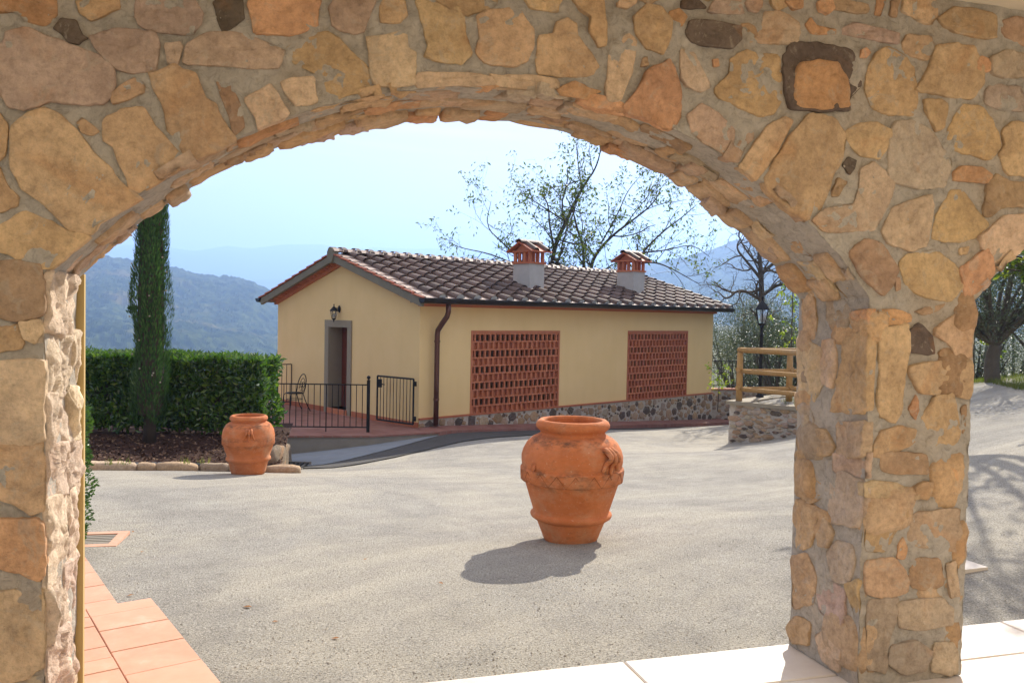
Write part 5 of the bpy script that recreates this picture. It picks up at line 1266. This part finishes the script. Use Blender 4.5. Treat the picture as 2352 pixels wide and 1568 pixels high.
# ================================================================ SMALL THINGS ON THE GROUND
q = onz(212, 1232, -.16); q.z = gz(q.x, q.y); dc = thing('drain_cover', 'square drain cover with a pinkish stone frame beside the shrub', 'drain cover', q)
dM = Matrix.Translation(q) @ Matrix.Rotation(R(12), 4, 'Z')
m = MB()
for a, b in (((-.22, -.22, -.05), (.22, -.15, .012)), ((-.22, .15, -.05), (.22, .22, .012)), ((-.22, -.149, -.05), (-.15, .149, .012)), ((.15, -.149, -.05), (.22, .149, .012))): m.box(a, b, dM)
m.build('frame', M['terratile'], dc)
m = MB()
for k in range(6): m.box((-.149, -.14+k*.049, -.02), (.149, -.11+k*.049, .006), dM)
m.build('grating', M['concrete'], dc)
q = onz(640, 1076, -.95); q.z = gz(q.x, q.y)+.03; gr = thing('floor_grating', 'dark metal drain grating set beside the small jar', 'grating', q)
for y0 in (-.16, .42): m = MB(); m.box((-.30, y0, -.03), (.42, y0+.03, .012), Matrix.Translation(q)); m.build('edge_bar', M['concrete'], gr)
for k in range(9): m = MB(); m.box((-.28+k*.078, -.129, -.02), (-.24+k*.078, .419, .008), Matrix.Translation(q)); m.build('bar', M['black'], gr)
q = onz(2205, 1303, .0); q.z = gz(q.x, q.y); m = MB(); qm = Matrix.Translation(q+Vector((-.08, 0, .012))) @ Matrix.Rotation(R(20), 4, 'Z'); m.box((-.2, -.13, -.05), (.2, .13, .012), qm); tag(m.build('stone_cover', M['slab']), 'pale flat stone cover in the gravel right of the pier', 'stone cover')
rr = random.Random(2)
for i, (x, y) in enumerate(((558, 1392), (416, 1024+120), (290, 1368), (330, 1265), (305, 1222), (640, 1425), (835, 1285), (1018, 1340), (760, 1465))):
    q = onz(x, y, -.1); q = onz(x, y, gz(q.x, q.y)+.003); m = MB(); a = rr.uniform(0, 6.28); d = Vector((math.cos(a), math.sin(a), .1)); L = rr.uniform(.03, .06) if i else .075
    leafcard(m, q, d, Vector((0, 0, 1)), L*.8, L*.42, .12)
    tag(m.build('fallen_leaf', M['dry']), 'small dry brown leaf fallen on the courtyard gravel', 'leaf', 'dry leaves fallen on the gravel')
# ================================================================ TREES
class Tree:
    def __init__(s, seed, leafp, leaf=(.07, .035), droop=.6, wig=.25, up=.15, maxd=4, leafn=5):
        s.r = random.Random(seed); s.w = MB(); s.l = MB(); s.leafp = leafp; s.leaf = leaf; s.droop = droop; s.wig = wig; s.up = up; s.maxd = maxd; s.leafn = leafn
    def leaves(s, p, d, n):
        r = s.r
        for k in range(n):
            q = p + rv(r)*s.leaf[0]*1.1; L = s.leaf[0]*r.uniform(.7, 1.3)
            leafcard(s.l, q, d*.5+rv(r)*.8-Vector((0, 0, s.droop)), rv(r), L, L*s.leaf[1]/s.leaf[0], .2)
    def limb(s, pts, r0, r1, depth, kids, klen):
        n = len(pts); rad = [r0+(r1-r0)*i/(n-1) for i in range(n)]
        s.w.tube(pts, rad, 7 if depth == 0 else (5 if depth < 3 else 3), cap=False)
        for k in range(kids):
            f_ = (k+.35+s.r.random()*.6)/kids*(n-1); f_ = max((n-1)*.18 if depth == 0 else 0, min(n-1.01, f_)); i = int(f_)
            p = pts[i].lerp(pts[i+1], f_-i); t = (pts[i+1]-pts[i]).normalized(); rr_ = rad[i]
            d = (t*s.r.uniform(.3, .9) + rv(s.r)*s.r.uniform(.6, 1.0) + Vector((0, 0, s.up))).normalized()
            s.grow(p, d, klen*s.r.uniform(.6, 1.2), rr_*s.r.uniform(.45, .65), depth+1)
    def grow(s, p, d, L, r0, depth):
        r0 = max(r0, .0042); n = 5; pts = [p]; dd = d
        for i in range(n):
            dd = (dd + rv(s.r)*s.wig + Vector((0, 0, s.up*.25))).normalized(); pts.append(pts[-1]+dd*L/n)
        if depth >= s.maxd:
            s.w.tube(pts, [r0*(1-.7*i/n) for i in range(n+1)], 3, cap=False)
            if s.r.random() < s.leafp:
                for q in pts[2:]: s.leaves(q, dd, s.leafn if q is pts[-1] else max(1, s.leafn-2))
            return
        s.limb(pts, r0, r0*.4, depth, 4 if depth < 3 else 3, L*.58)
    def build(s, name, label, base, wood, leaf):
        t = thing(name, label, 'tree', base); s.w.build('trunk', wood, t, smooth=True)
        if s.l.v: tag(s.l.build('crown', leaf, t), kind='stuff')
        return t
def pl(Y, *P): return [atY(x, y, Y+dy) for x, y, dy in [(q[0], q[1], q[2] if len(q) > 2 else 0) for q in P]]
def smooth_pl(P, k=3):
    for _ in range(2):
        o = [P[0]]
        for a, b in zip(P, P[1:]): o += [a.lerp(b, .25), a.lerp(b, .75)]
        P = o+[P[-1]]
    return P
Yw = 33.5
w = Tree(5, .42, (.16, .06), .55, .30, .12, 4, 3)
for P, r0, r1, kids, kl in (
    (pl(Yw, (1250, 760), (1262, 640), (1275, 560), (1300, 510), (1325, 455, .5), (1345, 420, .6), (1370, 385, .6), (1382, 335, .5)), .17, .02, 11, 2.0),
    (pl(Yw, (1275, 580), (1262, 520, -.6), (1260, 470, -1), (1245, 445, -1.2)), .07, .02, 6, 1.3),
    (pl(Yw+1.2, (1338, 760), (1342, 640), (1340, 564), (1325, 525), (1318, 490), (1300, 450)), .13, .02, 8, 1.7),
    (pl(Yw+.5, (1345, 700), (1355, 618), (1369, 581), (1406, 541), (1442, 514), (1500, 470), (1520, 430)), .13, .015, 11, 1.9),
    (pl(Yw-.5, (1440, 700), (1455, 620), (1473, 581), (1523, 531), (1566, 500), (1600, 470)), .09, .012, 10, 1.6),
    (pl(Yw, (1455, 610), (1500, 600), (1540, 615), (1575, 635), (1610, 655)), .06, .012, 8, 1.4),
    (pl(Yw, (1480, 580), (1530, 575), (1590, 560), (1630, 590)), .05, .012, 7, 1.4),
    (pl(Yw, (1256, 640), (1180, 605), (1120, 581), (1060, 570), (1030, 556)), .06, .01, 8, 1.3),
    (pl(Yw, (1230, 650), (1190, 590), (1153, 557), (1115, 520), (1128, 462)), .07, .01, 9, 1.5),
    (pl(Yw, (1300, 510), (1255, 480), (1215, 455), (1195, 440)), .05, .01, 6, 1.2),
    (pl(Yw, (1380, 560), (1420, 490), (1440, 440), (1470, 405)), .05, .01, 7, 1.4)):
    w.limb(smooth_pl(P), r0*.7, r1*.7, 1 if r0 < .1 else 0, kids, kl)
bp = atY(1290, 900, Yw); bp.z = gz(bp.x, bp.y)
w.w.tube([bp-Vector((0, 0, .3)), atY(1255, 757, Yw)], [.22, .17], 7)
w.w.tube([bp-Vector((0, 0, .3)), atY(1338, 757, Yw+1.2)], [.18, .13], 7); w.w.tube([bp-Vector((0, 0, .3)), atY(1345, 697, Yw+.5)], [.18, .13], 7); w.w.tube([bp-Vector((0, 0, .3)), atY(1440, 697, Yw-.5)], [.15, .09], 7)
w.build('walnut_tree', 'large sparse walnut tree with dark bare limbs behind the cottage roof', bp, M['bark'], M['walnut'])
# bare gnarled tree behind the lamp
Yb = 26.5
b = Tree(9, .0, (.1, .05), .3, .42, .05, 4, 0)
for P, r0, r1, kids, kl in ((pl(Yb, (1752, 830), (1750, 720), (1749, 660), (1747, 610), (1742, 575), (1745, 545)), .12, .03, 9, 1.5),
    (pl(Yb, (1748, 640), (1715, 600), (1690, 570), (1700, 548)), .06, .012, 7, 1.2), (pl(Yb, (1748, 630), (1775, 605), (1800, 590), (1830, 600)), .07, .012, 7, 1.2),
    (pl(Yb, (1749, 690), (1700, 660), (1670, 690), (1650, 670)), .06, .012, 7, 1.2), (pl(Yb, (1749, 680), (1790, 650), (1820, 660), (1860, 640)), .06, .012, 7, 1.2)):
    b.limb(smooth_pl(P), r0, r1, 1 if r0 < .1 else 0, kids, kl)
bp = atY(1752, 900, Yb); bp.z = gz(bp.x, bp.y); b.w.tube([bp-Vector((0, 0, .2)), atY(1752, 828, Yb)], [.16, .12], 7)
b.build('bare_tree', 'bare gnarled tree with twisting grey branches behind the lamp post', bp, M['palebark'], None)
# olive trees
def olive(label, base, H_, Rx, Rz, seed, lean=0, n=5200, leaf=.062, trunk_h=.9, name='olive_tree', mat='olive', bark='palebark', lobes=16):
    t = thing(name, label, 'tree', base); r = random.Random(seed); m = MB(); fork = base+Vector((lean*.5, 0, trunk_h))
    tr_ = smooth_pl([base-Vector((0, 0, .15)), base+Vector((lean*.25-.05, .05, trunk_h*.5)), fork]); m.tube(tr_, [.16-.06*i/len(tr_) for i in range(len(tr_))], 8)
    lf = MB(); cz = base.z+H_-Rz; C_ = Vector((base.x+lean, base.y, cz)); L_ = []
    for k in range(lobes):
        d = rv(r); d.z = d.z*.9+.1; c = C_+Vector((d.x*Rx*.68, d.y*Rx*.68, d.z*Rz*.7)); L_.append((c, r.uniform(.32, .52)*min(Rx, Rz)))
        mid = fork.lerp(c, .55)+rv(r)*.12; m.tube(smooth_pl([fork, mid, c]), [.06*(1-i/10)+.012 for i in range(len(smooth_pl([fork, mid, c])))], 5, cap=False)
    for k in range(int(n*1.5)):
        c, rad = L_[k % lobes]; d = rv(r); p = c+Vector((d.x, d.y, d.z*.9))*rad*(r.random()**.4)*1.1
        leafcard(lf, p, rv(r)+d*.4+Vector((0, 0, .25)), rv(r), leaf*r.uniform(.8, 1.6), leaf*.36, .1)
    m.build('trunk', M[bark], t, smooth=True); tag(lf.build('crown', M[mat], t), kind='stuff'); return t
def at_g(x, Y, z=None):
    p = atY(x, 800, Y); p.z = gz(p.x, p.y) if z is None else z; return p
olive('silvery olive tree with a dense crown just right of the cottage corner', at_g(1752, 29), 4.2, 1.5, 1.9, 1, 0, 8200, trunk_h=.3)
olive('silvery olive tree behind the timber fence beside the lamp post', at_g(1790, 23), 3.2, 1.35, 1.5, 2, 0, 7600, trunk_h=.3)
olive('olive tree behind the stone pier with its crown filling the gap', at_g(1880, 22), 3.8, 1.5, 1.6, 3, 0, 6500)
olive('dark olive tree with a forked trunk beyond the right archway', at_g(2285, 16.2), 2.8, 1.4, 1.15, 4, .05, 10500, .058, .7, lobes=24)
olive('olive tree further back to the right of the pier', at_g(2420, 19), 3.2, 1.6, 1.55, 5, 0, 6500, trunk_h=.3)
olive('hazy olive tree farthest back beyond the right archway', at_g(2240, 24), 3.7, 1.9, 1.8, 6, 0, 7000, trunk_h=.3)
olive('broad olive tree behind the right archway slope seen between trunks', at_g(2330, 28), 4.2, 2.2, 2.1, 31, 0, 7000, trunk_h=.3)
olive('olive tree on the slope far behind the timber fence', at_g(1850, 33), 4.8, 2.3, 2.2, 32, 0, 7500)
olive('olive tree half hidden between the bare tree and cottage eaves', at_g(1735, 36), 5.0, 2.3, 2.3, 33, 0, 7500)
olive('olive tree beyond the edge of the right archway view', at_g(2500, 26), 4.3, 2.2, 2.1, 34, 0, 6000, trunk_h=.3)
olive('olive tree low on the slope behind the iron railing', at_g(1690, 33), 4.6, 1.7, 1.9, 12, 0, 6500, trunk_h=.3)
# young yellow-green saplings
def sapling(label, base, top, n, seed, spread, mat='lime', leaf=(.11, .05)):
    t = thing('sapling', label, 'tree', base); r = random.Random(seed); m = MB(); lf = MB(); H_ = top-base.z
    tip = base+Vector((.02, 0, H_)); m.tube(smooth_pl([base-Vector((0, 0, .1)), base+Vector((.03, 0, H_*.5)), tip]), .014, 6)
    for k in range(n):
        f_ = .45+.55*r.random(); p = base+Vector((.02, 0, H_*f_)); q = p+Vector((r.uniform(-1, 1)*spread, r.uniform(-1, 1)*spread, r.uniform(-.05, .25))); m.tube([p, q], .004, 3)
        for _ in range(5): leafcard(lf, q+rv(r)*.05, rv(r)-Vector((0, 0, .5)), rv(r), leaf[0]*r.uniform(.6, 1.2), leaf[1], .2)
    m.build('trunk', M['palebark'], t); tag(lf.build('crown', M[mat], t), kind='stuff'); return t
p = onz(2278, 862, .5); p.z = gz(p.x, p.y); sapling('thin young sapling with bright yellow-green leaves beyond the right archway', p, atY(2280, 735, p.y).z, 22, 3, .22)
p = at_g(1815, 20.5); sapling('yellow-green leafed sapling behind the timber fence near the pier', p, atY(1815, 640, 20.5).z, 60, 5, .55)
p = at_g(1652, 24.5, -1.0); sapling('small yellowing bush behind the iron railing at the cottage corner', p, atY(1650, 850, 24.5).z, 30, 6, .3)
# leafy spray hanging into the right archway
p = at_g(2420, 11.5); hb = thing('green_tree', 'bright green leafy tree whose branch hangs in the right archway', 'tree', p); r_ = random.Random(41); m = MB(); lf = MB()
top = atY(2420, 560, 11.5); m.tube(smooth_pl([p-Vector((0, 0, .1)), p.lerp(top, .5)+Vector((.08, 0, 0)), top]), .07, 7)
for k in range(26):
    a = p.lerp(top, r_.uniform(.72, 1)); e = a+Vector((r_.uniform(-.62, .8), r_.uniform(-.6, .6), r_.uniform(.0, .7))); m.tube([a, e], .012, 4)
    for _ in range(46): leafcard(lf, a.lerp(e, r_.uniform(.3, 1))+rv(r_)*.12, rv(r_)-Vector((0, 0, .6)), rv(r_), r_.uniform(.07, .13), .05, .2)
m.build('trunk', M['bark'], hb, smooth=True); tag(lf.build('crown', M['walnut'], hb), kind='stuff')
# shade tree right of the frame whose dappled shadow falls beyond the pier
p = atY(2140, 800, 12.6); p.z = gz(p.x, p.y); olive('spreading tree hidden behind the pier that dapples the gravel slope', p, 5.3, 1.75, 1.15, 15, 0, 1300, .14, 2.0, 'shade_tree', 'walnut', 'bark', 15)
# grass
m = MB(); rr = random.Random(77)
def tuft(p, n, h):
    for _ in range(n):
        q = p+Vector((rr.gauss(0, .04), rr.gauss(0, .04), 0)); d = Vector((rr.uniform(-.5, .5), rr.uniform(-.5, .5), 1)); m.add([q-Vector((.004, 0, 0)), q+Vector((.004, 0, 0)), q+d*h*rr.uniform(.5, 1.1)], [(0, 1, 2)])
for _ in range(520):
    x = rr.uniform(2215, 2420); y = rr.uniform(858, 885); q = onz(x, y, .5); q = onz(x, y, gz(q.x, q.y)); q.z = gz(q.x, q.y)-.01
    if q.y < 24: tuft(q, 9, .11)
for _ in range(160):
    q = rwa+rwd*rr.uniform(.6, 4)+rwi*rr.uniform(.35, 3); tuft(Vector((q.x, q.y, RT-.04)), 8, .12)
for x in (250, 285, 430, 200, 470):
    q = along(kb, 0)[0]; q = onz(x, 1068-(x-200)*.02, -.44); tuft(q, 12, .10)
tag(m.build('grass', M['grass']), 'short tufts of dry green grass along the banks', 'grass', kind='stuff')
# ================================================================ HILLS AND AIR
def ipl(P, x):
    if x <= P[0][0]: return P[0][1]
    for (a, b), (c, d) in zip(P, P[1:]):
        if x <= c: return b+(d-b)*(x-a)/(c-a)
    return P[-1][1]
def hillside(name, ridge, x0, x1, nx_, Dn, Dr, zb, ny, und, can, cs, mat, skew=1.0):
    m = MB(); rows = []
    for j in range(ny+6):
        f_ = j/ny; row = []
        for i in range(nx_+1):
            x = x0+(x1-x0)*i/nx_; zr = atY(x, ipl(ridge, x), Dr).z
            D_ = Dn+(Dr-Dn)*min(f_, 1) + max(0, f_-1)*(Dr-Dn)*1.5; u_ = atY(x, 700, 1.0).x
            h = zb+(zr-zb)*(min(f_, 1)**skew) if f_ <= 1 else zr-(f_-1)*(zr-zb)*1.4
            p = Vector((u_*D_, D_, h)); e = min(1, 4*f_*(1-f_)) if f_ < 1 else 0
            h += und*e*(noise.noise(Vector((p.x, p.y, 0))*cs*.14)*1.6+noise.noise(Vector((p.x, p.y, 9))*cs*.4)*.7)
            if can: h += can*(.9-1.6*abs(noise.noise(Vector((p.x, p.y, 3))*cs*3.2))+.7*noise.noise(Vector((p.x, p.y, 5))*cs*1.4))*(1 if f_ <= 1.01 else 0)
            row.append(Vector((p.x, p.y, h)))
        rows.append(row)
    m.grid(rows); o = m.build(name, mat, None, smooth=not can); return tag(o, kind='structure')
R1_ = [(-400, 560), (0, 582), (188, 592), (235, 591), (312, 606), (390, 617), (470, 634), (551, 643), (584, 651), (611, 668), (700, 712), (900, 760), (1200, 800)]
hillside('wooded_hill', R1_, -900, 1250, 460, 430, 1300, -112, 150, 16, 5.5, .03, M['hill'], .92)
R2_ = [(-800, 560), (100, 572), (275, 563), (319, 562), (393, 569), (447, 577), (521, 564), (571, 571), (655, 561), (739, 561), (806, 574), (855, 568), (953, 572), (992, 570), (1100, 578), (1300, 590), (1600, 600), (2400, 620), (3600, 640)]
hillside('far_mountain', R2_, -1500, 3600, 260, 2600, 6500, -118, 60, 60, 0, .004, M['mount'])
R3_ = [(900, 760), (1250, 690), (1400, 640), (1480, 612), (1568, 591), (1635, 574), (1679, 557), (1719, 544), (1800, 522), (2000, 470), (2400, 440), (3200, 470)]
hillside('green_hill', R3_, 850, 3200, 300, 520, 1800, -112, 110, 24, 5.0, .022, M['hill'])
# pale fields on the wooded hill
GXM = max(abs(gx[0]), abs(gx[-1]), abs(gy[0]), abs(gy[-1]))+20; GXM = max(GXM, 13000)
m = MB(); m.box((-GXM, -GXM, -124), (GXM, GXM, 560)); hz = m.build('haze', None)
hm = bpy.data.materials.new('haze_air'); hm.use_nodes = True; hn = hm.node_tree.nodes; hn.clear()
ho = hn.new('ShaderNodeOutputMaterial'); hv = hn.new('ShaderNodeVolumePrincipled'); hv.inputs['Color'].default_value = (.38, .58, 1, 1); hv.inputs['Density'].default_value = .00044; hv.inputs['Anisotropy'].default_value = .35
hm.node_tree.links.new(hv.outputs[0], ho.inputs['Volume']); hz.data.materials.clear(); hz.data.materials.append(hm); tag(hz, 'thin blue haze filling the valley air', 'haze', kind='stuff')
